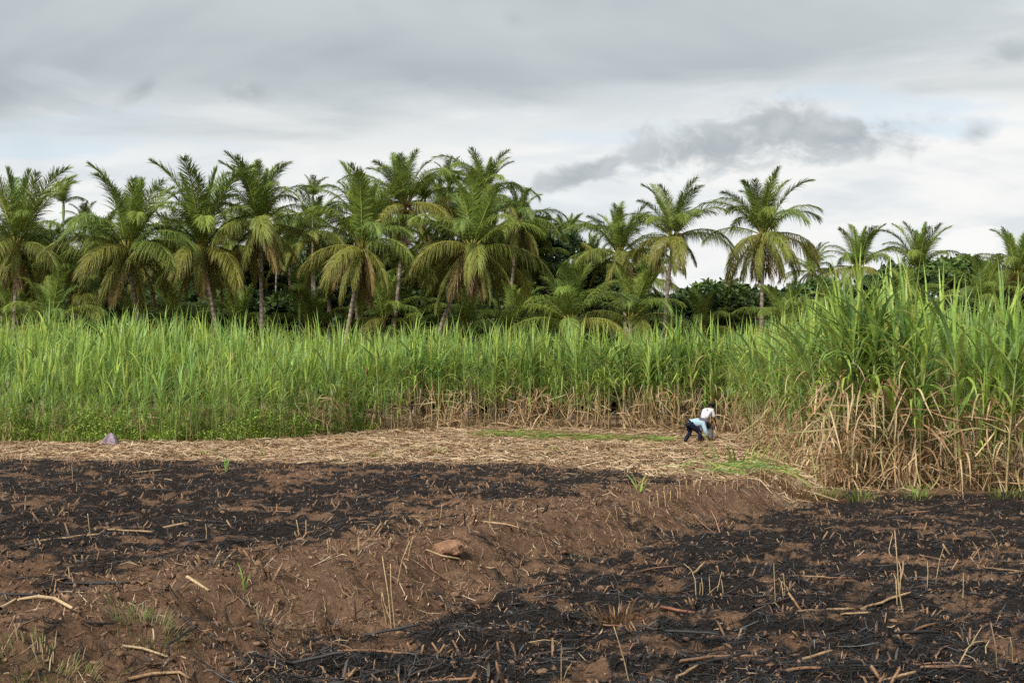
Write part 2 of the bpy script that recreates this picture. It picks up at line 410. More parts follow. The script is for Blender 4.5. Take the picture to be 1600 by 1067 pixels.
# ------------------------------------------------------------------ coconut palms
GREENS = np.array([(0.146, 0.204, 0.036), (0.176, 0.230, 0.040), (0.124, 0.184, 0.040), (0.188, 0.238, 0.040)])
def make_frond(name, e0, e1, L=4.6, power=1.3, droop=0.5, col=(0.06, 0.11, 0.02), dead=0.0, npair=150, lmax=1.06, spread=1.0, rng=None, side_bend=0.0):
    """a feather frond growing along +x from the origin, elevation e0 at the base to e1 at the tip (degrees)"""
    rng = rng or RNG
    S = 26; t = np.linspace(0, 1, S)
    e = np.radians(e0 + (e1 - e0) * t ** power)
    yaw = side_bend * t ** 1.5
    d = np.stack([np.cos(e) * np.cos(yaw), np.cos(e) * np.sin(yaw), np.sin(e)], 1)
    P = np.concatenate([[np.zeros(3)], np.cumsum((d[1:] + d[:-1]) / 2 * (L / (S - 1)), 0)])
    acc = Acc()
    rc = np.array((0.26, 0.25, 0.06)) * (1 - dead) + np.array((0.22, 0.145, 0.085)) * dead
    V, Q, T = tube(P, np.linspace(0.055, 0.008, S), 4)
    acc.add(V, Q, rc, T)
    rp, rw, rs, rcol = [], [], [], []
    torn = np.zeros((2, npair), bool)                 # gaps where wind has torn leaflets away
    for q_ in range(int(rng.integers(2, 5))):
        a_ = int(rng.integers(8, npair - 4)); torn[int(rng.integers(2)), a_:a_ + int(rng.integers(2, 6))] = True
    for k in range(npair):
        s = 0.13 + 0.87 * (k + rng.uniform(-0.3, 0.3)) / npair
        s = min(max(s, 0.1), 0.995)
        p = np.array([np.interp(s, t, P[:, i]) for i in range(3)]); tg = np.array([np.interp(s, t, d[:, i]) for i in range(3)]); tg /= np.linalg.norm(tg)
        sd_ = np.array([-math.sin(np.interp(s, t, yaw)), math.cos(np.interp(s, t, yaw)), 0.0]); up = np.cross(tg, sd_)
        ln = lmax * (0.35 + 0.65 * math.sin(math.pi * min(1, (s - 0.1) / 0.9 * 0.78 + 0.16)) ** 0.8) * (1.0 if s < 0.9 else 1 - (s - 0.9) * 3.0)
        for sg in (-1, 1):
            if dead and rng.random() < 0.35: continue
            if rng.random() < 0.05 or torn[0 if sg < 0 else 1, k]: continue
            fw = math.radians(np.interp(s, [0.1, 0.6, 1], [30, 46, 70]) + rng.normal(0, 6))
            dr = sg * sd_ * math.cos(fw) * spread + tg * math.sin(fw) + up * rng.normal(0.20, 0.13)
            dr /= np.linalg.norm(dr)
            l = ln * rng.uniform(0.78, 1.15); dp = droop * rng.uniform(0.6, 1.4)
            tt = np.array([0, 0.33, 0.68, 1.0])
            pts = p + l * (dr[None] * (tt - 0.25 * dp * tt ** 2)[:, None] + np.array([0, 0, -1.0])[None] * (dp * tt ** 2)[:, None])
            wv = tg - dr * tg.dot(dr); wv = wv / (np.linalg.norm(wv) + 1e-9) + up * rng.normal(0, 0.3)
            rp.append(pts); rw.append(np.array([0.009, 0.0165, 0.014, 0.002]) * rng.uniform(0.85, 1.15)); rs.append(wv / np.linalg.norm(wv))
            c = np.array(col) * rng.uniform(0.8, 1.22)
            tipc = c.copy()
            old = max(dead, (0.5 if droop > 0.75 else 0.12) * max(0, s - 0.45))
            if rng.random() < old * 1.2: tipc = c * 0.3 + np.array((0.20, 0.135, 0.06)) * 0.75
            if dead: c = c * (1 - dead) + np.array((0.20, 0.14, 0.085)) * dead * rng.uniform(0.7, 1.2); tipc = c
            w = np.linspace(0, 1, 4)[:, None]
            rcol.append(np.repeat(c * (1 - w) + tipc * w, 2, 0))
    V, Q = ribbons(np.array(rp), np.array(rw), np.array(rs))
    acc.add(V, Q, np.concatenate(rcol))
    return acc.mesh(name)
FR = {}
for i in range(3):
    g_ = GREENS[i]; y_ = (0.125, 0.150, 0.026)
    FR.setdefault('spear', []).append(make_frond('frond_spear', 86 - 3 * i, 74 - 5 * i, 3.9, 1.5, 0.05, (0.125, 0.200, 0.032), lmax=0.8, spread=0.55, side_bend=0.1 * (i - 1)))
    FR.setdefault('up', []).append(make_frond('frond_upright', 80 - 5 * i, 40 - 14 * i, 4.6, 2.4, 0.26, g_, lmax=1.15, spread=0.85, side_bend=0.22 * (i - 1)))
    FR.setdefault('mid', []).append(make_frond('frond_arching', 58 - 7 * i, -30 - 13 * i, 4.8, 1.7, 0.52, g_, side_bend=0.25 * (i - 1)))
    FR.setdefault('flat', []).append(make_frond('frond_spreading', 24 - 8 * i, -54 - 8 * i, 4.8, 1.3, 0.82, (0.130 + 0.022 * i, 0.178, 0.034), side_bend=0.2 * (1 - i)))
    FR.setdefault('hang', []).append(make_frond('frond_drooping', -14 - 15 * i, -72 - 4 * i, 4.1, 0.9, 0.7, (0.165, 0.178, 0.036), lmax=0.72, spread=0.6, side_bend=0.15 * (i - 1)))
    FR.setdefault('old', []).append(make_frond('frond_yellowing', -36 - 11 * i, -82, 3.5, 0.7, 0.75, (0.27, 0.20, 0.055), lmax=0.7, spread=0.6, dead=0.3))
    FR.setdefault('dead', []).append(make_frond('frond_withered', -50 - 9 * i, -86, 3.1, 0.6, 0.8, (0.16, 0.12, 0.07), dead=0.95, npair=46, lmax=0.7))
for k in FR:
    for me in FR[k]: me.materials.append(M_PALM)
def cluster_mesh():
    acc = Acc(); rng = np.random.default_rng(3)
    u = np.linspace(0, math.pi, 5); v = np.linspace(0, 2 * math.pi, 7)[:-1]
    for k in range(11):
        a = k * 2.4; r = rng.uniform(0.18, 0.34); c = np.array([math.cos(a) * r, math.sin(a) * r, rng.uniform(-0.42, -0.05)])
        sc = rng.uniform(0.085, 0.12)
        V = [(math.sin(p) * math.cos(q), math.sin(p) * math.sin(q), math.cos(p) * 1.25) for p in u for q in v]
        Q = [(i * 6 + j, i * 6 + (j + 1) % 6, (i + 1) * 6 + (j + 1) % 6, (i + 1) * 6 + j) for i in range(4) for j in range(6)]
        acc.add(np.array(V) * sc + c, Q, [(0.24, 0.12, 0.035), (0.20, 0.15, 0.04), (0.12, 0.13, 0.03)][k % 3])
    for k in range(26):       # flower stalks and leaf bases
        a = rng.uniform(0, 6.28); l = rng.uniform(0.35, 0.75); el = rng.uniform(-0.5, 0.9)
        tt = np.linspace(0, 1, 4)[:, None]
        P = np.array([[math.cos(a) * 0.08, math.sin(a) * 0.08, -0.05]]) + tt * l * np.array([[math.cos(a) * math.cos(el), math.sin(a) * math.cos(el), math.sin(el)]]) - tt ** 2 * np.array([[0, 0, 0.2]])
        V, Q, T = tube(P, np.linspace(0.035, 0.008, 4), 4)
        acc.add(V, Q, (0.27, 0.135, 0.045) if k % 2 else (0.19, 0.12, 0.065), T)
    return acc.mesh('coconut_cluster')
ME_NUTS = cluster_mesh(); ME_NUTS.materials.append(M_WOOD)
def trunk_mesh(name, top, r0, r1, bend, col, rings=True, sides=9, rng=None):
    """from the origin to the vector top, sagging sideways by bend in the middle"""
    h = np.linalg.norm(top); S = max(10, int(h / 0.14)) if rings else 14
    t = np.linspace(0, 1, S)
    P = np.outer(t, top); P[:, 0] += bend[0] * np.sin(math.pi * t); P[:, 1] += bend[1] * np.sin(math.pi * t)
    rad = r0 + (r1 - r0) * t ** 0.7 + 0.10 * np.exp(-t * h / 0.45) * (r0 / 0.17)
    ring = np.where(np.arange(S) % 2 == 0, 1.0, 0.93) if rings else np.ones(S)
    V, Q, T = tube(P, rad * ring, sides)
    c = np.array(col)[None] * np.repeat(np.where(np.arange(S) % 2 == 0, 1.0, 0.62), sides)[:, None] * RNG.uniform(0.85, 1.15, S * sides)[:, None]
    acc = Acc(); acc.add(V, Q, c, T)
    return acc.mesh(name)
def coconut_palm(label, cx, cy, bx, dist, rpx, seed, lean_y=0.0, up=1.0, hang=1.0, dead=2, nuts=True, top=None, group='coconut palms behind the cane', name='coconut_palm', low=False):
    """crown centre at photograph pixel (cx, cy), trunk met the cane top at bx; rpx = frond reach in pixels"""
    rng = random.Random(seed)
    crown = at(cx, cy, dist)
    bpt = at(bx, 515, dist - lean_y)
    gz = float(ground_z(crown.x, dist))
    # carry the line from crown through bpt on down to the ground
    k = (crown.z - gz) / max(0.5, crown.z - bpt.z)
    base = crown + (bpt - crown) * min(k, 3.5); base.z = gz - 0.1
    t = thing(name, label, 'palm tree', base, 0, group)
    upf = 0.9 if top is None else (cy - top) / (rpx * 0.93)
    top = crown - base
    sc = (rpx / FPX * dist) / 4.5; hf = rng.uniform(0.78, 1.0); tl = rng.uniform(-0.16, 0.16)
    me = trunk_mesh('trunk', np.array(top), 0.155, 0.105, (rng.uniform(-0.25, 0.25) - top.x * 0.06, rng.uniform(-0.2, 0.2)), (0.27, 0.215, 0.18))
    obj('trunk', me, M_WOOD, t)
    if nuts: obj('coconut_cluster', ME_NUTS, None, t, top, (0, 0, rng.uniform(0, 6)), 1.25 * sc)
    plan = [('spear', 2), ('up', int(8 * up)), ('mid', 9), ('flat', 7), ('hang', int(6 * hang)), ('old', int(3.2 * hang)), ('dead', dead)]
    if low: plan = [('spear', 1), ('up', 7), ('mid', 8), ('flat', 5)]
    for kind, n in plan:
        a0 = rng.uniform(0, 6.28)
        for i in range(n):
            a = a0 + i * 2 * math.pi / max(n, 1) + rng.uniform(-0.3, 0.3)
            f = sc * rng.uniform(0.84, 1.1) * ((upf if kind == 'up' else upf * 0.95) if kind in ('up', 'spear') else (hf if kind in ('hang', 'old', 'dead') else 1.0))
            obj('frond', rng.choice(FR[kind]), None, t, (top.x + math.cos(a) * 0.1, top.y + math.sin(a) * 0.1, top.z + (0.12 if kind in ('spear', 'up') else 0.0)),
                (rng.uniform(-0.15, 0.15) + tl * math.sin(a), rng.uniform(-0.13, 0.13) + tl * math.cos(a), a), (f, f, f))
    return t

PALMS = [
 # label, crown px, trunk px at the cane top, distance, reach, options
 ('coconut palm with slim straight trunk at the left edge of the picture', 26, 385, 19, 80, 118, dict(seed=1, top=255)),
 ('coconut palm with orange flower stalks, second big crown from the left edge', 200, 392, 224, 79, 128, dict(seed=2, top=267)),
 ('coconut palm with trunk leaning slightly left and long low yellow frond, third from left', 316, 388, 337, 80, 126, dict(seed=3, top=258, hang=1.3)),
 ('coconut palm with upright trunk and orange heart, fourth big crown from left', 408, 352, 411, 81, 118, dict(seed=4, top=247, up=1.3)),
 ('coconut palm with trunk leaning right and pale withered fronds hanging round it', 566, 388, 541, 78, 120, dict(seed=5, top=274, hang=1.6, dead=4)),
 ('coconut palm with strongly leaning trunk and wide drooping crown near the middle', 737, 388, 693, 78, 124, dict(seed=6, top=282, hang=1.6, dead=3)),
 ('tall yellow-hearted coconut palm rising behind the two leaning palms', 634, 322, 616, 88, 106, dict(seed=7, top=238)),
 ('tallest dark coconut palm of the middle cluster, behind the leaning palms', 752, 312, 742, 90, 96, dict(seed=8, top=240)),
 ('coconut palm with open star-shaped crown and slim upright trunk right of the middle', 1052, 372, 1045, 82, 92, dict(seed=9, top=288, hang=0.9, dead=1)),
 ('big shaggy coconut palm standing alone against the sky, right of the star-shaped one', 1193, 368, 1188, 86, 108, dict(seed=10, top=272, hang=1.5, dead=4)),
 ('coconut palm with bright green spear, left neighbour of the star-shaped crown', 968, 398, 972, 88, 96, dict(seed=11, top=322, hang=0.8, dead=1)),
 ('small-looking distant coconut palm, first to the right of the big shaggy one', 1340, 420, 1338, 104, 74, dict(seed=12, top=350, hang=0.5, dead=0)),
 ('distant coconut palm with upright fan of fronds above the near cane stand', 1435, 424, 1437, 104, 78, dict(seed=13, top=345, hang=0.4, dead=0)),
 ('distant coconut palm cut by the right edge of the picture', 1588, 432, 1590, 100, 84, dict(seed=14, top=355, hang=0.4, dead=0)),
 ('half hidden coconut palm with small top beside the dark broadleaf tree', 888, 382, 880, 98, 62, dict(seed=15, top=332, hang=0.4, dead=0)),
 ('tiny distant coconut palm peeping out beside the big shaggy one', 1268, 425, 1268, 118, 52, dict(seed=16, hang=0.5, dead=0)),
 ('coconut palm half hidden between the fourth crown and the leaning palm', 486, 366, 487, 92, 78, dict(seed=17, top=302, hang=0.7, dead=0)),
 ('dark coconut palm behind the leaning palm with withered fronds', 556, 338, 560, 95, 86, dict(seed=18, top=286, hang=0.6, dead=0)),
 ('coconut palm at the right rim of the middle cluster', 808, 352, 795, 90, 84, dict(seed=19, top=300, hang=1.2, dead=2)),
 ('dark coconut palm filling the gap behind second and third crowns', 268, 412, 262, 94, 96, dict(seed=20, hang=0.6, dead=0)),
 ('dark coconut palm filling the gap in front of the tallest one', 690, 352, 700, 96, 90, dict(seed=21, hang=0.7, dead=0)),
 ('dark coconut palm half hidden between the two leftmost crowns', 72, 408, 70, 98, 84, dict(seed=22, hang=0.5, dead=0)),
 ('dark coconut palm peeping out left of the second crown', 150, 398, 152, 100, 80, dict(seed=23, hang=0.5, dead=0)),
 ('dark coconut palm half hidden between third and fourth crowns', 362, 385, 360, 98, 84, dict(seed=24, hang=0.5, dead=0)),
 ('dark coconut palm half hidden right of the fourth crown', 452, 400, 450, 100, 80, dict(seed=25, hang=0.5, dead=0)),
 ('dark coconut palm below the yellow-hearted palm', 622, 405, 622, 98, 84, dict(seed=26, hang=0.6, dead=1)),
 ('dark coconut palm low between the leaning palms', 668, 430, 668, 92, 84, dict(seed=27, hang=0.6, dead=1)),
 ('dark coconut palm low at the right rim of the middle cluster', 812, 425, 815, 94, 82, dict(seed=28, hang=0.6, dead=1)),
 ('dark coconut palm low between the broadleaf tree and the bright spear palm', 926, 425, 926, 100, 74, dict(seed=29, hang=0.5, dead=0)),
 ('dark coconut palm low left of the star-shaped crown', 1008, 440, 1008, 100, 70, dict(seed=30, hang=0.5, dead=0)),
 ('dark coconut palm low at the far left behind the straight trunk', 4, 430, 4, 94, 80, dict(seed=31, hang=0.5, dead=0)),
]
for lb, cx, cy, bx, dist, rp, kw in PALMS: coconut_palm(lb, cx, cy, bx, dist, rp, **kw)
LOW = [
 ('young trunkless coconut palm between the two leftmost tall palms', 118, 468, 82, 118),
 ('young coconut palm with arching fronds just above the cane at left', 78, 508, 74, 88),
 ('young coconut palm with tall upright fronds below the dark broadleaf tree', 893, 505, 78, 112),
 ('young dark coconut palm right of the trunkless one under the broadleaf tree', 985, 500, 82, 100),
 ('young coconut palm under the big shaggy palm', 1228, 515, 76, 84),
 ('young coconut palm above the left end of the near cane stand', 1295, 500, 74, 82),
 ('young coconut palm in the dusk between third and fourth trunks', 372, 520, 88, 86),
 ('young coconut palm in the dusk right of the strongly leaning trunk', 800, 520, 86, 92),
 ('young coconut palm behind the near cane stand, under the fan-shaped palm', 1420, 480, 84, 80),
 ('young coconut palm behind the near cane stand at the right', 1535, 470, 84, 76),
 ('young coconut palm in the dusk behind the trunk with withered fronds', 640, 520, 90, 84),
 ('young coconut palm at the far left behind the cane top', 18, 505, 86, 84),
 ('young coconut palm in the dusk between second and third trunks', 275, 505, 86, 88),
 ('young coconut palm in the dusk left of the withered-frond palm', 490, 515, 86, 80),
 ('young coconut palm in the dusk between the two leaning trunks', 600, 500, 88, 86),
 ('young coconut palm at the foot of the strongly leaning palm', 730, 515, 84, 84),
 ('young coconut palm behind the foot of the star-shaped palm', 1095, 515, 86, 70),
]
for i, (lb, cx, cy, dist, rp) in enumerate(LOW):
    coconut_palm(lb, cx, cy, cx, dist, rp, 50 + i, nuts=False, low=True, group='young palms in the understorey', name='young_palm')

# areca palms: thin poles with a small tuft
def areca(label, px, py, dist, rpx, seed):
    rng = random.Random(seed)
    top = at(px, py, dist); gz = float(ground_z(top.x, dist))
    t = thing('areca_palm', label, 'palm tree', (top.x, dist, gz - 0.1), 0, 'areca palms among the coconut palms')
    tp = np.array((rng.uniform(-0.15, 0.15), 0, top.z - gz))
    obj('trunk', trunk_mesh('trunk', tp, 0.085, 0.06, (rng.uniform(-0.1, 0.1), 0), (0.19, 0.18, 0.15), True, 7), M_WOOD, t)
    V, Q, T = tube(np.array([tp + (0, 0, z) for z in (-0.9, -0.5, 0.05, 0.3)]), [0.065, 0.1, 0.085, 0.03], 7)
    a_ = Acc(); a_.add(V, Q, (0.13, 0.20, 0.04), T); obj('crownshaft', a_.mesh('crownshaft'), M_STALK, t)
    sc = rpx / FPX * dist / 4.0
    for kind, n in (('spear', 1), ('up', 4), ('mid', 5)):
        for i in range(n):
            a = i * 6.283 / n + rng.uniform(-0.4, 0.4); f = sc * rng.uniform(0.85, 1.1)
            obj('frond', rng.choice(FR[kind]), None, t, Vector(tp) + Vector((0, 0, 0.1)), (0, 0, a), (f, f * 1.5, f))
ARECA = [('thin areca palm with round tuft behind the leftmost coconut palm', 101, 320, 92, 40), ('areca palm with pale yellow-green tuft right of the fourth crown', 489, 308, 90, 36),
         ('areca palm with dark tuft left of the tallest palm', 702, 290, 92, 42), ('areca palm rising between the yellow-hearted and the dark palm', 664, 312, 92, 40),
         ('low areca palm with broad tuft at the cane top, below the fourth crown', 466, 470, 84, 58),
         ('short areca palm with pale tuft between second and third crowns', 134, 350, 94, 34), ('areca palm pole with tuft hidden right of the fourth trunk', 432, 372, 90, 34),
         ('areca palm with tuft behind the wide drooping crown', 722, 330, 94, 36)]
for i, a in enumerate(ARECA): areca(*a, 80 + i)

# ------------------------------------------------------------------ broadleaf trees and bushes
def crown_mesh(name, rx, ry, rz, nblob, nleaf, size, cols, seed, flat=0.6):
    rng = np.random.default_rng(seed)
    d = rng.normal(size=(nblob, 3)); d /= np.linalg.norm(d, axis=1)[:, None]
    c = d * (rng.uniform(0.25, 1.0, nblob) ** 0.5)[:, None] * np.array([rx, ry, rz]) * 0.82
    br = rng.uniform(0.20, 0.38, nblob) * min(rx, rz) * 1.05
    b = rng.integers(0, nblob, nleaf)
    n = rng.normal(size=(nleaf, 3)); n[:, 2] = np.abs(n[:, 2]) * 0.9 - 0.15; n /= np.linalg.norm(n, axis=1)[:, None]
    p = c[b] + n * (br[b] * rng.uniform(0.55, 1.12, nleaf))[:, None] * np.array([1.1, 1.1, flat + 0.2])
    a = rng.normal(size=(nleaf, 3)) + n * 0.6 + np.array([0, 0, -0.3]); a /= np.linalg.norm(a, axis=1)[:, None]
    s = np.cross(a, n + rng.normal(size=(nleaf, 3)) * 0.5); s /= np.linalg.norm(s, axis=1)[:, None] + 1e-9
    l = size * rng.uniform(0.6, 1.4, nleaf)
    P = np.stack([p, p + a * (l * 0.5)[:, None] + n * (l * 0.08)[:, None], p + a * l[:, None]], 1)
    W = np.stack([l * 0.08, l * 0.27, l * 0.04], 1)
    V, Q = ribbons(P, W, s)
    cc = np.array(cols)[rng.integers(0, len(cols), nblob)][b] * rng.uniform(0.7, 1.3, (nleaf, 1))
    return mesh_np(name, V, Q, np.repeat(cc, 6, 0), True), c
def broad_tree(label, px, py, dist, wpx, hpx, seed, cols, nleaf=5200, size=0.34, group='broadleaf trees behind the palms', name='broadleaf_tree', category='tree'):
    """crown centre at pixel, half width and half height in pixels"""
    rng = random.Random(seed)
    c = at(px, py, dist); gz = float(ground_z(c.x, dist)); k = dist / FPX
    t = thing(name, label, category, (c.x, dist, gz - 0.1), 0, group)
    me, blobs = crown_mesh('crown', wpx * k, wpx * k * 0.8, hpx * k, 34, nleaf, size, cols, seed)
    hz = c.z - gz
    obj('crown', me, M_BUSH, t, (0, 0, hz))
    acc = Acc()
    fork = np.array([0, 0, max(0.4, hz - hpx * k * 0.8)])
    V, Q, T = tube(np.array([(0, 0, -0.1), (0.05, 0.02, fork[2] * 0.5), fork]), [0.24, 0.19, 0.15], 8); acc.add(V, Q, (0.10, 0.08, 0.065), T)
    for b in blobs[:12]:
        e = b + np.array([0, 0, hz]); mid = (fork + e) / 2 + np.array([rng.uniform(-.2, .2), rng.uniform(-.2, .2), -0.1 * hpx * k])
        V, Q, T = tube(np.array([fork, mid, e]), [0.10, 0.06, 0.02], 5); acc.add(V, Q, (0.09, 0.072, 0.06), T)
    obj('trunk', acc.mesh('trunk'), M_WOOD, t)
DK = [(0.030, 0.058, 0.018), (0.038, 0.070, 0.020), (0.048, 0.082, 0.022)]
MD = [(0.045, 0.085, 0.020), (0.060, 0.105, 0.022), (0.075, 0.120, 0.025)]
LT = [(0.075, 0.130, 0.025), (0.060, 0.110, 0.022), (0.100, 0.150, 0.030)]
BROAD = [
 ('dark broadleaf tree with layered crown, filling the gap right of the middle palms', 850, 400, 96, 62, 68, DK),
 ('lower dark broadleaf tree beside the layered one, behind the bright spear palm', 925, 452, 100, 70, 55, DK),
 ('dense green bush between the star-shaped palm and the shaggy palm', 1125, 478, 90, 80, 46, MD),
 ('low dark bush left of the star-shaped palm trunk', 1075, 500, 88, 60, 36, DK),
 ('bushy tree with light top at the right, behind the near cane', 1490, 430, 98, 60, 34, LT),
 ('dark bush under the distant palms at the right', 1400, 455, 96, 75, 42, DK),
 ('green bush left of the near cane stand under the tiny palm', 1270, 480, 98, 70, 44, MD),
 ('dark bush at the right edge behind the near cane', 1580, 455, 104, 60, 44, DK),
 ('pale-leaved tree glimpsed behind the fourth and fifth palms', 515, 415, 98, 55, 62, [(0.085, 0.125, 0.04), (0.065, 0.1, 0.03)]),
 ('dark bush low behind the third trunk', 285, 485, 92, 70, 44, DK),
 ('dark tree mass behind the leftmost palm', 30, 440, 98, 75, 66, DK),
 ('dark tree mass behind the second crown', 160, 440, 100, 85, 66, MD),
 ('dark tree mass between the third and fourth trunks', 365, 445, 102, 85, 66, DK),
 ('dark tree mass behind the palm with withered fronds', 600, 445, 102, 90, 72, DK),
 ('dark tree mass behind the strongly leaning palm', 745, 435, 102, 85, 78, DK),
 ('dark tree mass filling the dusk left of the leaning trunk', 470, 465, 104, 80, 60, DK),
 ('leafy bush at the foot of the star-shaped palm', 1015, 490, 94, 60, 44, MD),
 ('dark bush right of the shaggy palm trunk', 1205, 490, 100, 65, 46, DK),
 ('low dark bush between the first and second trunks', 110, 490, 90, 70, 40, DK),
 ('low dark bush left of the fourth trunk', 372, 490, 90, 60, 42, DK),
 ('low dark bush right of the fourth trunk', 455, 492, 89, 60, 40, MD),
 ('low dark bush left of the strongly leaning trunk', 640, 490, 92, 70, 42, DK),
 ('low dark bush right of the strongly leaning trunk', 770, 488, 91, 65, 44, DK),
]
for i, (lb, px, py, dist, w, h, cols) in enumerate(BROAD):
    broad_tree(lb, px, py, dist, w, h, 200 + i, cols, size=0.36 if cols is not DK else 0.40)
def far_wood():
    """the wood farther back reads as one mass of leaves"""
    rng = np.random.default_rng(5); n = 75000
    x = rng.uniform(-62, 62, n); y = rng.uniform(112, 122, n)
    lim = np.interp(x, [-62, -40, -5, 4, 10, 25, 40, 62], [12.8, 13.2, 13.2, 11.5, 10.0, 9.4, 9.8, 10.0]) + (fbm(x * 0.5, y * 0.5, 77, 3) - 0.5) * 3.0
    z = lim * rng.uniform(0.0, 1.0, n) ** 0.85 + 0.2
    p = np.stack([x, y, z], 1)
    a = rng.normal(size=(n, 3)); a /= np.linalg.norm(a, axis=1)[:, None]
    s = np.cross(a, rng.normal(size=(n, 3))); s /= np.linalg.norm(s, axis=1)[:, None]
    l = rng.uniform(0.55, 1.2, n)
    P = np.stack([p, p + a * (l * .5)[:, None], p + a * l[:, None]], 1); W = np.stack([l * .1, l * .32, l * .05], 1)
    V, Q = ribbons(P, W, s)
    c = np.array(DK)[rng.integers(0, 3, n)] * rng.uniform(0.7, 1.2, (n, 1))
    obj('distant_wood', mesh_np('distant_wood', V, Q, np.repeat(c, 6, 0)), M_BUSH, kind='stuff', label='dark wood far behind the palms', category='wood')
far_wood()

# ------------------------------------------------------------------ sugarcane
CG = np.array([(0.260, 0.385, 0.068), (0.310, 0.420, 0.080), (0.200, 0.325, 0.068), (0.355, 0.425, 0.097), (0.225, 0.360, 0.108)])
CD = np.array([(0.38, 0.265, 0.140), (0.31, 0.195, 0.098), (0.44, 0.33, 0.19), (0.25, 0.148, 0.070)])
def cane_leaf(L, e0, bend, power, w, col, tip, S=9, twist=0.0, fold=0.35, rng=None, kink=None):
    t = np.linspace(0, 1, S)
    e = np.radians(e0 - bend * t ** power)
    if kink is not None: e = np.where(t > kink, np.radians(-55.0), e)
    yaw = twist * t
    d = np.stack([np.cos(e) * np.cos(yaw), np.cos(e) * np.sin(yaw), np.sin(e)], 1)
    P = np.concatenate([[np.zeros(3)], np.cumsum(d[:-1] * (L / (S - 1)), 0)])
    W = w * np.minimum(1, 0.45 + 3.5 * t) * (1 - t ** 2.2) + 0.001
    side = np.stack([-np.sin(yaw), np.cos(yaw), np.zeros(S)], 1); roll = twist * 1.2 * t
    up = np.cross(d, side)
    side2 = side * np.cos(roll)[:, None] + up * np.sin(roll)[:, None]; up2 = np.cross(d, side2)
    V, Q = strip(P, W, side2, up2, fold)
    k = 3 if fold else 2
    c = np.array(col)[None] * (1 - t ** 2)[:, None] + np.array(tip)[None] * (t ** 2)[:, None]
    return V, Q, np.repeat(c, k, 0)
rg = np.random.default_rng(21)
def rand_green(S=9, fold=0.35):
    c = CG[rg.integers(0, 5)] * rg.uniform(0.7, 1.15); tip = c * rg.uniform(0.9, 1.15)
    if rg.random() < 0.22: tip = CD[rg.integers(0, 4)] * 0.9
    L = rg.uniform(1.15, 1.75); b = rg.uniform(65, 175)
    return cane_leaf(L, rg.uniform(48, 84), b, rg.uniform(1.3, 2.4), rg.uniform(0.030, 0.048), c, tip, S, rg.uniform(-0.5, 0.5), fold, kink=rg.uniform(0.6, 0.85) if rg.random() < 0.12 else None)
def rand_spear(S=9, fold=0.35):
    c = CG[rg.integers(0, 5)] * rg.uniform(0.95, 1.2)
    return cane_leaf(rg.uniform(1.1, 1.6), rg.uniform(83, 89), rg.uniform(8, 70), 2.5, rg.uniform(0.022, 0.034), c, c, S, rg.uniform(-0.4, 0.4), fold)
def rand_dry(S=9, fold=0.3):
    c = CD[rg.integers(0, 4)] * rg.uniform(0.8, 1.15)
    return cane_leaf(rg.uniform(0.8, 1.45), rg.uniform(10, 70), rg.uniform(90, 165), rg.uniform(0.5, 1.1), rg.uniform(0.013, 0.024), c, c * 0.9, S, rg.uniform(-0.9, 0.9), fold, kink=rg.uniform(0.3, 0.6) if rg.random() < 0.2 else None)
def pool(fn, n, S, fold):
    L = [fn(S, fold) for _ in range(n)]
    return sorted(L, key=lambda q: q[0][:, 2].max())      # the most spreading first
POOL = {'green': pool(rand_green, 26, 10, 0.35), 'spear': pool(rand_spear, 10, 8, 0.35), 'dry': pool(rand_dry, 22, 9, 0.3)}
LO = {'green': pool(rand_green, 30, 6, 0), 'spear': pool(rand_spear, 10, 5, 0), 'dry': pool(rand_dry, 20, 5, 0)}
def leaf_me(kind, i, cache={}):
    if (kind, i) not in cache:
        V, Q, C = POOL[kind][i]; me = mesh_np('cane_leaf', V, Q, C); me.materials.append(M_DRY if kind == 'dry' else M_CANE); cache[(kind, i)] = me
    return cache[(kind, i)]
def cane_plan(rng, hs, nd, ng=11, lo=False, s0=0.62, hi=0.72):
    """stalk line and leaf placements: (kind, index, position, azimuth, scale)"""
    S = 10; t = np.linspace(0, 1, S); la = rng.uniform(0, 6.28); ln = abs(rng.normal(0, 0.14)) * hs; cv = rng.uniform(-0.5, 0.6) * ln
    off = ln * t + cv * (t ** 2 - t)
    P = np.stack([np.cos(la) * off, np.sin(la) * off, hs * t], 1)
    pl = (LO if lo else POOL); leaves = []
    a = rng.uniform(0, 6.28)
    def posn(s): return np.array([np.interp(s, t, P[:, i]) for i in range(3)])
    for i in range(ng):
        s = s0 + (1 - s0) * ((i + 0.5) / ng) ** 0.7; a += math.pi + rng.normal(0, 0.45)
        ng_ = len(pl['green']); leaves.append(('green', int(np.clip((i + 0.5) / ng * ng_ + rng.normal(0, 0.22 * ng_), 0, ng_ - 1)), posn(s), a, rng.uniform(0.8, 1.08)))
    for i in range(2):
        leaves.append(('spear', int(rng.integers(len(pl['spear']))), posn(1.0), rng.uniform(0, 6.28), rng.uniform(0.9, 1.1)))
    for i in range(nd):
        s = 0.05 + hi * rng.random() ** (1.5 if hi < 0.8 else 1.15)
        leaves.append(('dry', int(rng.integers(len(pl['dry']))), posn(s), rng.uniform(0, 6.28), rng.uniform(0.65, 1.1)))
    return P, leaves
def stalk_np(P, r, sides, dry):
    V, Q, T = tube(P, np.linspace(r, r * 0.7, len(P)), sides, cap=False)
    t = np.repeat(np.linspace(0, 1, len(P)), sides)[:, None]
    lowc = np.array((0.31, 0.215, 0.115)) if dry else np.array((0.20, 0.22, 0.085))
    return V, Q, lowc * (1 - t) + np.array((0.20, 0.27, 0.085)) * t
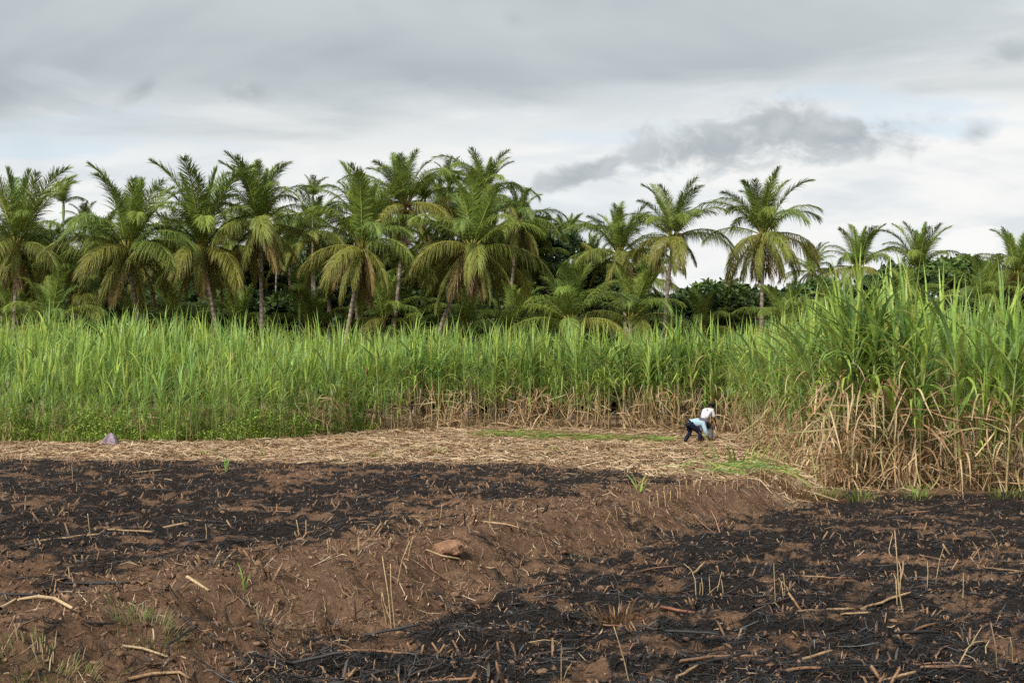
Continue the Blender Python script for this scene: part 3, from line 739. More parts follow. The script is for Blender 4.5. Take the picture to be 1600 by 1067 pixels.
def placed(V, a, s, p):
    c, sn = math.cos(a), math.sin(a)
    return np.stack([(V[:, 0] * c - V[:, 1] * sn) * s + p[0], (V[:, 0] * sn + V[:, 1] * c) * s + p[1], V[:, 2] * s + p[2]], 1)

# where canes stand
def cane_height(x, y):
    """overall height of a cane standing there"""
    right = (x > bank_x(y) - 0.3) & (y < 54)
    dep = y - field_edge(x)
    left = sstep(-5, -11, x)
    h = 4.2 * (1 - left) + left * (2.75 + 1.62 * sstep(0, 9, dep))
    return np.where(right, np.interp(y, [28, 31, 40, 54], [4.3, 4.25, 4.05, 4.0]), h) * (0.80 + 0.40 * fbm(x * 0.7, y * 0.7, 91, 2))
crng = np.random.default_rng(99)
pts = []
def scatter(x0, x1, y0, y1, dens):
    n = int((x1 - x0) * (y1 - y0) * dens)
    return np.stack([crng.uniform(x0, x1, n), crng.uniform(y0, y1, n)], 1)
# far field, front strip and depth
q = scatter(-27, 32, 47, 64, 5.0); dep = q[:, 1] - field_edge(q[:, 0]); pts.append(q[(dep > 0) & (dep < 1.6)])
q = scatter(-27, 32, 47, 64, 3.3); dep = q[:, 1] - field_edge(q[:, 0]); pts.append(q[(dep >= 1.6) & (dep < 5)])
q = scatter(-32, 34, 50, 74, 2.3); dep = q[:, 1] - field_edge(q[:, 0]); pts.append(q[(dep >= 5) & (dep < np.where(q[:, 0] < -3, 20, 11))])
# near stand on the right
def in_stand(q, lo, hi):
    ex = bank_x(q[:, 1]) + 0.25 + (q[:, 1] > 40) * 0.0
    d = np.minimum(q[:, 0] - ex, q[:, 1] - 28.9 - 0.25 * np.sin(q[:, 0] * 1.7))
    return (d > lo) & (d < hi) & (q[:, 1] < 57)
q = scatter(6, 13.5, 28.5, 57, 6.0); pts.append(q[in_stand(q, 0, 1.5)])
q = scatter(6, 20, 28.5, 57, 3.4); pts.append(q[in_stand(q, 1.5, 5.5)])
q = scatter(-26, -4.5, 46, 62, 6.0); dep = q[:, 1] - field_edge(q[:, 0]); YOUNG = q[(dep > -0.7) & (dep < 0.8)]; pts.append(YOUNG)
CP = np.concatenate(pts); young = np.zeros(len(CP), bool); young[len(CP) - len(YOUNG):] = True
vis = np.abs(CP[:, 0]) < CP[:, 1] * 0.36 + 1.8
CP = CP[vis]; young = young[vis]
# gap where the two workers cut
gapc = (CP[:, 0] > 5.9) & (CP[:, 0] < 7.5) & (CP[:, 1] < 54.2) & (CP[:, 1] > 45)
CP = CP[~gapc]; young = young[~gapc]
H = cane_height(CP[:, 0], CP[:, 1]); H = np.where((crng.random(len(CP)) < 0.22) & ((CP[:, 0] > 6) | (CP[:, 1] - field_edge(CP[:, 0]) < 1.2)), H * crng.uniform(0.35, 0.7, len(CP)), H); H = np.where((CP[:, 0] < -5) & (CP[:, 1] - field_edge(CP[:, 0]) < 1.6) & (crng.random(len(CP)) < 0.45), H * crng.uniform(0.45, 0.75, len(CP)), H); H = np.where(young, crng.uniform(1.1, 2.3, len(CP)), H); GZ = ground_z(CP[:, 0], CP[:, 1])
standd = np.minimum(CP[:, 0] - bank_x(CP[:, 1]), CP[:, 1] - 28.6)
in_right = (CP[:, 0] > bank_x(CP[:, 1])) & (CP[:, 1] < 56)
frontd = np.where(in_right, standd, CP[:, 1] - field_edge(CP[:, 0]))
score = H / CP[:, 1] * np.exp(-frontd * 0.8)
order = np.argsort(-score); top300 = order[:300]; near = set(order[:70].tolist()); rest = order[300:]
def cane_label(i):
    x, y = CP[i]
    if in_right[i] and y < 32.5:
        w = 'left third' if x < 8.0 else ('middle third' if x < 9.6 else 'right third')
        return ('tall sugarcane with dry lower leaves in the %s of the near stand front' % w, 'canes on the front face of the near stand')
    if in_right[i]:
        w = 'just behind the near corner' if y < 38 else ('half way back' if y < 46 else 'close to the two workers')
        return ('sugarcane on the inner side of the near stand, %s' % w, 'canes on the inner side of the near stand')
    if x < -6:
        w = 'left of the mauve sack' if x < -14.2 else ('right of the mauve sack' if x < -9.5 else 'where the weeds end')
        return ('green sugarcane standing above the weeds, %s' % w, 'canes above the weeds')
    if x < 1:
        return ('sugarcane at the far field front, below the %s palm' % ('withered-frond' if x < -3 else 'strongly leaning'), 'canes at the middle of the far field')
    w = 'below the dark broadleaf tree' if x < 3.5 else ('beside the cut green tops' if x < 5.6 else 'right behind the two workers')
    return ('sugarcane at the far field front, %s' % w, 'canes left of the workers')
# six shared shapes for the canes whose single leaves are too small to pick apart
VAR = []
for k in range(12):
    r_ = np.random.default_rng(400 + k); P, lv = cane_plan(r_, 2.45, 5 if k % 2 else 8, 10, s0=((0.6, 0.66, 0.2, 0.4)[k % 4] if k < 8 else 0.12))
    sv = Acc(); sv.add(*stalk_np(P, 0.019, 6, True)); st_me = sv.mesh('stalk'); st_me.materials.append(M_STALK)
    ga, da = Acc(), Acc()
    for kind, idx, p, a, s in lv:
        V, Q, C = POOL[kind][idx]; (da if kind == 'dry' else ga).add(placed(V, a, s, p), Q, C)
    gm, dm = ga.mesh('green_leaves'), da.mesh('dry_leaves'); gm.materials.append(M_CANE); dm.materials.append(M_DRY)
    VAR.append((st_me, gm, dm))
for n_, i in enumerate(top300):
    i = int(i); x, y = CP[i]; lb, gr = cane_label(i)
    r_ = np.random.default_rng(1000 + i)
    s = H[i] / 3.85 * r_.uniform(0.9, 1.08)
    t = thing('sugarcane', lb, 'sugarcane', (x, y, GZ[i] - 0.03), r_.uniform(0, 6.28), gr, s)
    if i in near:
        P, lv = cane_plan(r_, 2.45, 13, 10, s0=0.5, hi=0.9)
        sv = Acc(); sv.add(*stalk_np(P, 0.019, 7, True)); obj('stalk', sv.mesh('stalk'), M_STALK, t)
        for kind, idx, p, a, sc in lv:
            obj('dry_leaf' if kind == 'dry' else 'leaf', leaf_me(kind, idx), None, t, p, (0, 0, a), sc)
    else:
        a_, b_, c_ = VAR[int(r_.integers(8, 12)) if lb.startswith('green') else int(r_.integers(8))]
        obj('stalk', a_, None, t); obj('green_leaves', b_, None, t)
        if (x > -6 and r_.random() < 0.65) or r_.random() < 0.2: obj('dry_leaves', c_, None, t)
def cane_mass():
    acc, dacc = Acc(), Acc()
    for i in rest:
        x, y = CP[i]; r_ = np.random.default_rng(5000 + int(i)); fr = frontd[i]
        lf = x < -6 and not in_right[i]
        nd = (3 if lf else int(r_.integers(0, 9))) if fr < 1.8 else (2 if fr < 4 else 0)
        P, lv = cane_plan(r_, 2.45, nd, 12 if lf and fr < 4 else (9 if fr < 6 else 7), True, 0.14 if lf and fr < 4 else (0.22 if r_.random() < 0.4 else 0.58))
        s = H[i] / 3.85 * r_.uniform(0.88, 1.1); a0 = r_.uniform(0, 6.28); p0 = (x, y, GZ[i] - 0.03); tint = r_.uniform(0.85, 1.16) * np.array([r_.uniform(0.92, 1.12), 1, 1])
        if fr < 5:
            V, Q, C = stalk_np(P[::3], 0.018, 4, not lf); acc.add(placed(V, a0, s, p0), Q, C * tint)
        for kind, idx, p, a, sc in lv:
            V, Q, C = LO[kind][idx]
            (dacc if kind == 'dry' else acc).add(placed(placed(V, a, sc, p), a0, s, p0), Q, C * tint)
    obj('sugarcane_mass', acc.mesh('sugarcane_mass'), M_CANE, kind='stuff', label='dense green sugarcane filling the field behind the front canes', category='sugarcane')
    obj('hanging_dry_leaves', dacc.mesh('hanging_dry_leaves'), M_DRY, kind='stuff', label='dry brown leaves hanging low among the sugarcane', category='dry leaves')
cane_mass()

# ------------------------------------------------------------------ litter: straw, trash, char, crumbs
lr = np.random.default_rng(123)
STRAW = np.array([(0.375, 0.265, 0.160), (0.30, 0.195, 0.112), (0.44, 0.34, 0.225), (0.22, 0.13, 0.072), (0.39, 0.295, 0.19), (0.27, 0.168, 0.10)])
CHARC = np.array([(0.009, 0.0088, 0.009), (0.015, 0.0145, 0.0145), (0.007, 0.007, 0.007), (0.036, 0.027, 0.021), (0.075, 0.078, 0.084)])
def lay(x, y, L, wid, ang, lift, cols, sag=0.25, sink=0.0):
    """ribbons lying on the ground"""
    n = len(x); dx, dy = np.cos(ang), np.sin(ang); bend = lr.normal(0, 0.12, n) * L
    def pt(t, b): return x + dx * L * t - dy * b, y + dy * L * t + dx * b
    ps = []
    l0, l1, l2 = [lr.uniform(0, 1, n) * lift for _ in range(3)]
    for t, b, l in ((-0.5, 0 * bend, l0), (0.0, bend, np.maximum(l1, (l0 + l2) * 0.4)), (0.5, 0 * bend, l2)):
        X, Y = pt(t, b); ps.append(np.stack([X, Y, ground_z(X, Y) + 0.006 - sink + l], 1))
    P = np.stack(ps, 1)
    W = np.stack([wid * 0.8, wid, wid * 0.4], 1)
    side = np.stack([-dy, dx, lr.normal(0, 0.55, n)], 1); side /= np.linalg.norm(side, axis=1)[:, None]
    V, Q = ribbons(P, W, side)
    return V, Q, np.repeat(cols, 6, 0)
def pick(pal, n, w=None, j=0.25): return pal[lr.choice(len(pal), n, p=w)] * lr.uniform(1 - j, 1 + j, (n, 1))
def inview(x, y, m=0.6): return np.abs(x) < y * 0.37 + m

def straw_litter():
    n = 90000; x = lr.uniform(-22, 13, n); y = lr.uniform(26, 60, n)
    _, st, s = zones(x, y)
    k = (lr.random(n) < st ** 1.5) & inview(x, y) & (y < field_edge(x) + 1.5) & ~((x > bank_x(y) + 2.2)); x, y = x[k], y[k]; n = len(x)
    acc = Acc()
    L = lr.uniform(0.18, 0.75, n); V, Q, C = lay(x, y, L, lr.uniform(0.006, 0.017, n), lr.uniform(0, 6.28, n), np.where(lr.random(n) < 0.15, 0.16, 0.05), pick(STRAW, n))
    acc.add(V, Q, C)
    # thin scatter of straw on the bund and the near field
    n = 46000; x = lr.uniform(-10, 9, n); y = lr.uniform(7, 33, n); ch, st, s = zones(x, y)
    dens = np.where((s > -0.2) & (s < 3.0), 0.95, 0.08) + 0.6 * ((x > 1.0) & (s > 0.6) & (y > 20)); k = (lr.random(n) < dens) & inview(x, y); x, y = x[k], y[k]; n = len(x)
    V, Q, C = lay(x, y, 0.03 + 0.26 * lr.random(n) ** 2, lr.uniform(0.0015, 0.0055, n), lr.uniform(0, 6.28, n), np.where(lr.random(n) < 0.15, 0.07, 0.012), pick(STRAW * 0.8, n))
    acc.add(V, Q, C)
    obj('straw_litter', acc.mesh('straw_litter', False), M_LITTER, kind='stuff', label='pale dry cane leaves strewn over the cut strip', category='straw')
straw_litter()
def char_litter():
    n = 170000; y = 7.5 + 29 * lr.random(n) ** 1.35; x = lr.uniform(-0.42, 0.42, n) * y
    ch, st, s = zones(x, y); k = (lr.random(n) < ch * np.interp(y, [8, 16, 36], [0.75, 0.8, 0.8]) + np.where(s < 0.3, 0.22, 0.03)); x, y = x[k], y[k]; n = len(x)
    ang = lr.normal(0.1, 1.0, n) + math.pi * lr.integers(0, 2, n)
    V, Q, C = lay(x, y, 0.035 + 0.30 * lr.random(n) ** 2, lr.uniform(0.0016, 0.0058, n), ang, np.where(lr.random(n) < 0.10, 0.07, 0.014), pick(CHARC, n, [.34, .3, .2, .1, .06]))
    acc = Acc(); acc.add(V, Q, C)
    # half burnt brown and orange bits
    n = 44000; y = 7.5 + 28 * lr.random(n) ** 1.2; x = lr.uniform(-0.42, 0.42, n) * y
    _, st, s = zones(x, y); k = (lr.random(n) < sstep(0.36, 0.62, fbm(x * 1.3, y * 1.3, 58, 3)) * (1 - st)); x, y = x[k], y[k]; n = len(x)
    pal = np.array([(0.19, 0.10, 0.05), (0.26, 0.145, 0.07), (0.13, 0.07, 0.04), (0.30, 0.20, 0.11), (0.17, 0.075, 0.045), (0.06, 0.04, 0.03)])
    V, Q, C = lay(x, y, 0.015 + 0.10 * lr.random(n) ** 1.6, lr.uniform(0.0015, 0.0055, n), lr.uniform(0, 6.28, n), np.where(lr.random(n) < 0.4, 0.05, 0.015), pick(pal, n))
    acc.add(V, Q, C)
    obj('charred_litter', acc.mesh('charred_litter', False), M_CHAR, kind='stuff', label='black charred cane leaves covering the burnt field', category='char')
char_litter()
def soil_crumbs():
    n = 26000; y = 7.2 + 24 * lr.random(n) ** 1.3; x = lr.uniform(-0.42, 0.42, n) * y
    ch, st, s = zones(x, y); k = lr.random(n) < (1 - st) * (0.75 - 0.5 * ch); x, y = x[k], y[k]; n = len(x)
    r = 0.006 + 0.03 * lr.random(n) ** 4
    o = np.array([(1, 0, 0), (0, 1, 0), (-1, 0, 0), (0, -1, 0), (0, 0, 0.8), (0, 0, -0.6)], float)
    V = o[None] * (r[:, None, None] * lr.uniform(0.6, 1.35, (n, 6, 1))) + lr.normal(0, 0.18, (n, 6, 3)) * r[:, None, None]
    a = lr.uniform(0, 6.28, n); c, s_ = np.cos(a)[:, None], np.sin(a)[:, None]
    V = np.stack([V[..., 0] * c - V[..., 1] * s_, V[..., 0] * s_ + V[..., 1] * c, V[..., 2]], 2) + np.stack([x, y, ground_z(x, y) + r * 0.25], 1)[:, None]
    T = np.array([(0, 1, 4), (1, 2, 4), (2, 3, 4), (3, 0, 4), (1, 0, 5), (2, 1, 5), (3, 2, 5), (0, 3, 5)])
    T = (np.arange(n) * 6)[:, None, None] + T[None]
    col = np.repeat(pick(np.array([(0.125, 0.073, 0.046), (0.16, 0.097, 0.06), (0.095, 0.055, 0.036)]), n), 6, 0)
    obj('soil_crumbs', mesh_np('soil_crumbs', V.reshape(-1, 3), T.reshape(-1, 3), col, False), M_LITTER, kind='stuff', label='crumbs of brown soil over the ploughed ground', category='soil')
soil_crumbs()
def soil_lumps():
    """broken lumps of soil, angular, too many to tell apart"""
    import bmesh
    bm = bmesh.new(); bmesh.ops.create_icosphere(bm, subdivisions=2, radius=1); bv = np.array([v.co[:] for v in bm.verts]); bf = np.array([[v.index for v in f.verts] for f in bm.faces]); bm.free()
    n = 3200; y = 7.2 + 22 * lr.random(n) ** 1.4; x = lr.uniform(-0.42, 0.42, n) * y
    ch, st, s = zones(x, y); k = lr.random(n) < (1 - st) * np.where((s > -0.5) & (s < 3.0), 0.9, 0.28); x, y = x[k], y[k]; n = len(x)
    r = 0.008 + 0.034 * lr.random(n) ** 3.5
    off = lr.uniform(0, 50, (n, 2))
    f = 0.35 + 1.25 * fbm(bv[None, :, 0] * 1.3 + off[:, :1] + bv[None, :, 2], bv[None, :, 1] * 1.3 + off[:, 1:], 67, 3, 0.65)
    V = bv[None] * f[..., None] * r[:, None, None] * lr.uniform(0.55, 1.35, (n, 1, 3)) * np.array([1.15, 1.15, 0.75])
    V = V + np.stack([x, y, ground_z(x, y) + r * 0.15], 1)[:, None]
    F = (np.arange(n) * len(bv))[:, None, None] + bf[None]
    col = np.repeat(pick(np.array([(0.115, 0.066, 0.039), (0.15, 0.088, 0.052), (0.19, 0.115, 0.07)]), n), len(bv), 0)
    obj('soil_lumps', mesh_np('soil_lumps', V.reshape(-1, 3), F.reshape(-1, 3), col, False), M_LITTER, kind='stuff', label='small broken lumps of brown soil over the bund and fields', category='soil')
soil_lumps()
def cane_trash():
    """fallen dry leaves leaning and heaped at the foot of the canes"""
    acc = Acc()
    def heap(x, y, n_, hmax, cw):
        n = len(x); L = lr.uniform(0.35, 1.05, n); a = lr.uniform(0, 6.28, n); e = np.radians(np.where(lr.random(n) < 0.55, lr.normal(62, 16, n), lr.normal(8, 18, n))); z0 = ground_z(x, y) + hmax * lr.random(n) ** 1.5 + 0.3 * L * np.sin(np.abs(e))
        d = np.stack([np.cos(a) * np.cos(e), np.sin(a) * np.cos(e), np.sin(e)], 1); p = np.stack([x, y, z0], 1)
        sag = np.stack([lr.normal(0, .1, n), lr.normal(0, .1, n), -lr.uniform(0.0, 0.16, n)], 1) * L[:, None]
        P = np.stack([p - d * (L * .5)[:, None] + sag, p, p + d * (L * .3)[:, None], p + d * (L * .5)[:, None] + sag], 1)
        gz = ground_z(P[..., 0], P[..., 1]) + 0.01; P[..., 2] = np.maximum(P[..., 2], gz)
        W = np.stack([np.full(n, .010), lr.uniform(.012, .020, n), lr.uniform(.010, .016, n), np.full(n, .003)], 1)
        sd_ = np.cross(d, lr.normal(size=(n, 3))); sd_ /= np.linalg.norm(sd_, axis=1)[:, None]
        V, Q = ribbons(P, W, sd_); acc.add(V, Q, np.repeat(pick(cw, n), 8, 0))
    tr = np.array([(0.36, 0.24, 0.135), (0.28, 0.165, 0.085), (0.42, 0.31, 0.185), (0.22, 0.125, 0.065), (0.34, 0.25, 0.145), (0.26, 0.24, 0.10)])
    n = 2300; x = lr.uniform(-10.5, 9, n); y = field_edge(x) + lr.normal(0.15, 0.6, n); k = (fbm(x * 0.8, y * 0.3, 88, 2) > 0.45) & (lr.random(n) < sstep(-10.5, -4.5, x)); heap(x[k], y[k], n, 1.5, tr)
    n = 450; x = lr.uniform(-23, -6.5, n); y = field_edge(x) + lr.uniform(0.2, 1.6, n); heap(x, y, n, 1.0, tr)
    n = 1150; x = lr.uniform(6.3, 12.5, n); y = 28.9 + np.abs(lr.normal(0, 0.8, n)); heap(x, y, n, 2.0, tr)
    n = 1500; y = lr.uniform(29, 55, n); x = bank_x(y) + np.abs(lr.normal(0.1, 0.6, n)); k = ~((y > 45) & (y < 52)); heap(x[k], y[k], k.sum(), 1.1, tr)
    obj('cane_trash', acc.mesh('cane_trash', False), M_DRY, kind='stuff', label='heaped brown dry leaves at the foot of the sugarcane', category='dry leaves')
cane_trash()
def weeds():
    acc = Acc()
    n = 12000; x = lr.uniform(-21.5, -6.4, n); y = field_edge(x) - 1.3 + 1.3 * fbm(x * 0.7, x * 0, 62, 3) + np.abs(lr.normal(0.0, 0.8, n))
    hm = 3.0 * np.clip(fbm(x * 0.8, y * 0.6, 61, 3) - 0.28, 0.02, 1) ** 1.15 * sstep(-6.2, -8.0, x) + 0.05
    z = ground_z(x, y) + hm * lr.random(n) ** 0.8
    p = np.stack([x, y, z], 1); a = lr.normal(size=(n, 3)); a[:, 2] = np.abs(a[:, 2]) * 0.7; a /= np.linalg.norm(a, axis=1)[:, None]
    s = np.cross(a, lr.normal(size=(n, 3))); s /= np.linalg.norm(s, axis=1)[:, None]; l = lr.uniform(0.04, 0.11, n)
    V, Q = ribbons(np.stack([p, p + a * (l * .5)[:, None], p + a * l[:, None]], 1), np.stack([l * .06, l * .3, l * .03], 1), s)
    pal = np.array([(0.19, 0.30, 0.04), (0.25, 0.35, 0.05), (0.13, 0.22, 0.033), (0.33, 0.39, 0.07)])
    acc.add(V, Q, np.repeat(pick(pal, n), 6, 0))
    n = 9000; x = lr.uniform(-21.5, -5.4, n); dp_ = lr.random(n) ** 1.3 * 3.0; y = field_edge(x) - 1.3 + 1.3 * fbm(x * 0.7, x * 0, 62, 3) + dp_; L = lr.uniform(0.25, 0.6, n) + 0.30 * dp_ * sstep(-5.2, -7, x); a = lr.uniform(0, 6.28, n); e = lr.uniform(0.9, 1.5, n)
    p = np.stack([x, y, ground_z(x, y)], 1); d = np.stack([np.cos(a) * np.cos(e), np.sin(a) * np.cos(e), np.sin(e)], 1); o = np.stack([np.cos(a), np.sin(a), -0.3 + 0 * a], 1)
    V, Q = ribbons(np.stack([p, p + d * (L * .5)[:, None], p + d * (L * .85)[:, None] + o * (L * .22)[:, None]], 1), np.stack([L * 0 + .006, L * 0 + .007, L * 0 + .001], 1), np.stack([-np.sin(a), np.cos(a), 0 * a], 1))
    acc.add(V, Q, np.repeat(pick(pal, n), 6, 0))
    obj('weeds', acc.mesh('weeds'), M_BUSH, kind='stuff', label='bright green weeds at the foot of the cane at left', category='weeds')
    # freshly cut green cane tops laid along the field edge
    n = 480; acc = Acc(); x = lr.uniform(-1.2, 5.8, n); y = np.interp(x, [-0.6, 5.8], [54.0, 50.8]) + lr.normal(0, 0.7, n)
    L = lr.uniform(0.6, 1.5, n); V, Q, C = lay(x, y, L, lr.uniform(.012, .022, n), lr.normal(0.0, 0.4, n), np.full(n, 0.2), pick(np.concatenate([CG[:4] * 0.8, CD[:2]]), n)); acc.add(V, Q, C)
    n = 130; c = gp(1170, 735); x = c.x + lr.normal(0, 0.55, n); y = c.y + lr.normal(0, 1.3, n)
    V, Q, C = lay(x, y, lr.uniform(0.4, 1.1, n), lr.uniform(.010, .018, n), lr.normal(0.2, 0.5, n), np.full(n, 0.25), pick(CG, n)); acc.add(V, Q, C)
    obj('cut_cane_tops', acc.mesh('cut_cane_tops'), M_CANE, kind='stuff', label='freshly cut green cane leaves laid along the field edge', category='cut leaves')
weeds()

# ------------------------------------------------------------------ stubble: cane stools cut to the ground, one by one near by
STUBC = np.array([(0.22, 0.13, 0.07), (0.15, 0.085, 0.048), (0.31, 0.215, 0.12), (0.085, 0.052, 0.036), (0.026, 0.023, 0.022)])
def stub_np(k):
    r_ = np.random.default_rng(700 + k); h = r_.uniform(0.025, 0.085) if r_.random() < 0.8 else r_.uniform(0.09, 0.17); rad = r_.uniform(0.005, 0.0115)
    d = np.array([r_.normal(0, .4), r_.normal(0, .4), 1.0]); d /= np.linalg.norm(d); p = np.array([0, 0, -0.03])
    V, Q, T = tube(np.array([p, p + d * (h * .55 + .03), p + d * (h + .03)]), [rad, rad * 1.05, rad * .85], 6)
    V[-6:] += np.outer(np.linspace(-1, 1, 6), d) * rad * r_.uniform(0, 1.6)
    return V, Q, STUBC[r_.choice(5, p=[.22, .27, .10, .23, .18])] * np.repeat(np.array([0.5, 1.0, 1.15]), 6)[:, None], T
def sheath_np(k):
    r_ = np.random.default_rng(760 + k); L = r_.uniform(0.05, 0.18); e = r_.uniform(0.2, 1.4)
    d = np.array([math.cos(e), 0, math.sin(e)]); p = np.zeros(3)
    V, Q = strip(np.array([p, p + d * L * .6, p + d * L + (0, 0, -L * .25)]), np.array([.007, .008, .002]), np.array([[0, 1.0, 0]] * 3))
    return V, Q, np.array([(0.23, 0.135, 0.07), (0.045, 0.036, 0.031), (0.15, 0.085, 0.05)])[k % 3] * np.ones((6, 1)), None
STUBS = [stub_np(k) for k in range(20)]; SHEATHS = [sheath_np(k) for k in range(9)]
def one_mesh(nm, geo):
    acc = Acc(); acc.add(*geo); me = acc.mesh(nm, False); me.materials.append(M_STALK); return me
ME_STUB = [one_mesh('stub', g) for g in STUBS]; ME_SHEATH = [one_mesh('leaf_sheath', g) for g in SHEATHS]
def stool_plan(k):
    r_ = np.random.default_rng(600 + k); out = []
    for j in range(int(r_.integers(5, 11))):
        a = r_.uniform(0, 6.28); rr = r_.uniform(0, 0.17); out.append(('stub', int(r_.integers(20)), (math.cos(a) * rr * 1.5, math.sin(a) * rr, 0), r_.uniform(0, 6.28)))
    for j in range(8):
        a = r_.uniform(0, 6.28); rr = r_.uniform(0.02, 0.16); out.append(('leaf_sheath', int(r_.integers(9)), (math.cos(a) * rr * 1.5, math.sin(a) * rr, 0.0), a))
    return out
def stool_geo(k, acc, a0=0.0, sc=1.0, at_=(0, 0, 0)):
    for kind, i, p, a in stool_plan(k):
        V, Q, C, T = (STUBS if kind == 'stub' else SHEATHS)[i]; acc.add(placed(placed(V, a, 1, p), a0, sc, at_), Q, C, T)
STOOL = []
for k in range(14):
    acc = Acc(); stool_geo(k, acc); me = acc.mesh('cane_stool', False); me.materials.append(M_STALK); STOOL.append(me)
gx, gy = np.meshgrid(np.arange(-15, 12.5, 0.62), np.arange(6.6, 38, 1.15)); gx, gy = gx.ravel(), gy.ravel()
gx = gx + lr.normal(0, 0.16, len(gx)); gy = gy - 0.14 * gx + lr.normal(0, 0.14, len(gx))
_, st_, s_ = zones(gx, gy)
keep = inview(gx, gy, 0.1) & (gy > 8) & (st_ < 0.5) & (((s_ < -0.4) & (gy < 28.3)) | ((s_ > 0.9) & (lr.random(len(gx)) < np.where(s_ > 2, 0.9, 0.85))))
sp = sorted([(float(x), float(y), 'right' if s < 0 else 'left') for x, y, s in zip(gx[keep], gy[keep], s_[keep])], key=lambda a: a[1])
LBL = {'right': ('charred cut cane stool standing in the lower burnt field at right', 'stools in the lower burnt field'),
       'left': ('charred cut cane stool on the upper burnt field, left of the bund', 'stools on the upper burnt field')}
MARKS = [(gp(701, 862), 'beside the big clod'), (gp(612, 985), 'by the pale stalk bunch'), (gp(1412, 958), 'by the tall broken stalk'), (gp(1105, 932), 'by the basket-like stubble ring'),
         (gp(1494, 1040), 'by the folded pale stalk'), (gp(877, 1064), 'by the bent-top stalk'), (gp(962, 965), 'by the burnt brown sheaf'), (gp(1240, 785), 'near the grassy end of the bund'), (gp(1500, 800), 'in front of the near cane stand'),
         (gp(60, 943), 'by the bent cane at the left edge'), (gp(382, 918), 'by the bright green sprout'), (gp(140, 840), 'by the pale stubble at left'), (gp(232, 985), 'by the sparse grass tuft'), (gp(300, 770), 'behind, near the straw at left'),
         (gp(600, 770), 'behind, near the straw in the middle'), (gp(900, 760), 'behind, near the straw right of the middle')]
def near_mark(x, y): return min(MARKS, key=lambda m: math.hypot((m[0].x - x), (m[0].y - y) * 0.6))[1]
far_st = Acc()
for i, (x, y, w) in enumerate(sp):
    z = float(ground_z(x, y)); sc = lr.uniform(0.75, 1.3); a0 = lr.uniform(0, 6.28)
    if i < 90:
        t = thing('cane_stool', 'charred cut cane stool, ' + ('lower' if w == 'right' else 'upper') + ' burnt field, ' + near_mark(x, y), 'cane stool', (x, y, z - 0.01), a0, LBL[w][1], sc)
        for kind, k, p, a in stool_plan(i % 14):
            obj(kind, (ME_STUB if kind == 'stub' else ME_SHEATH)[k], None, t, p, (0, 0, a))
    elif i < 300:
        obj('cane_stool', STOOL[i % 14], None, None, (x, y, z - 0.01), (0, 0, a0), sc, label='charred cut cane stool, ' + ('lower' if w == 'right' else 'upper') + ' burnt field, ' + near_mark(x, y), category='cane stool', group=LBL[w][1])
    else: stool_geo(i % 14, far_st, a0, sc, (x, y, z))
if far_st.n: obj('far_stubble', far_st.mesh('far_stubble', False), M_STALK, kind='stuff', label='cut cane stubble farther back on the upper burnt field', category='stubble')

# loose sticks
def stick_mesh(k):
    r_ = np.random.default_rng(800 + k); L = r_.uniform(0.25, 0.6); n = 6; t = np.linspace(-.5, .5, n)
    P = np.stack([t * L, r_.normal(0, .016, n) + 0.6 * L * r_.uniform(-.7, .7) * t ** 2, 0.012 + r_.uniform(0, .05) * (t + .5)], 1)
    V, Q, T = tube(P, 0.011 * r_.uniform(.7, 1.15) * np.array([.8, 1, .93, 1.05, .95, .75]), 7)
    burnt = k % 3 != 0
    c = np.array([(0.018, 0.017, 0.017), (0.035, 0.027, 0.023), (0.23, 0.125, 0.07), (0.018, 0.017, 0.018), (0.17, 0.085, 0.05), (0.25, 0.165, 0.09)])[k % 6]
    acc = Acc(); acc.add(V, Q, c[None] * np.repeat(r_.uniform(.7, 1.3, n), 7)[:, None], T); me = acc.mesh('cane_stick'); me.materials.append(M_STALK); return me, ('black charred', 'dark charred', 'brown half-burnt', 'black charred', 'reddish half-burnt', 'light brown unburnt')[k % 6]
STICK = [stick_mesh(k) for k in range(18)]
cnt = 0
while cnt < 200:
    y = 8.5 + 22 * lr.random() ** 1.4; x = lr.uniform(-0.37, 0.37) * y
    _, st, s = zones(np.array([x]), np.array([y]))
    if st[0] > 0.5 or (0 < s[0] < 2 and lr.random() < 0.7): continue
    k = int(lr.integers(18)); a = lr.normal(0.1, 0.6); me, w = STICK[k]
    where = 'lower burnt field at right' if s[0] < 0.3 else 'upper field and bund at left'
    z0, z1 = [float(ground_z(x + q * math.cos(a) * .25, y + q * math.sin(a) * .25)) for q in (-1, 1)]
    obj('cane_stick', me, None, None, (x, y, (z0 + z1) / 2 + 0.008), (0, -math.atan2(z1 - z0, 0.5), a), lr.uniform(0.7, 1.25),
        label='%s cane stick, %s, %s' % (w, 'lower field' if s[0] < 0.3 else 'upper field', near_mark(x, y)), category='stick', group='%s sticks, %s' % (w, where)); cnt += 1

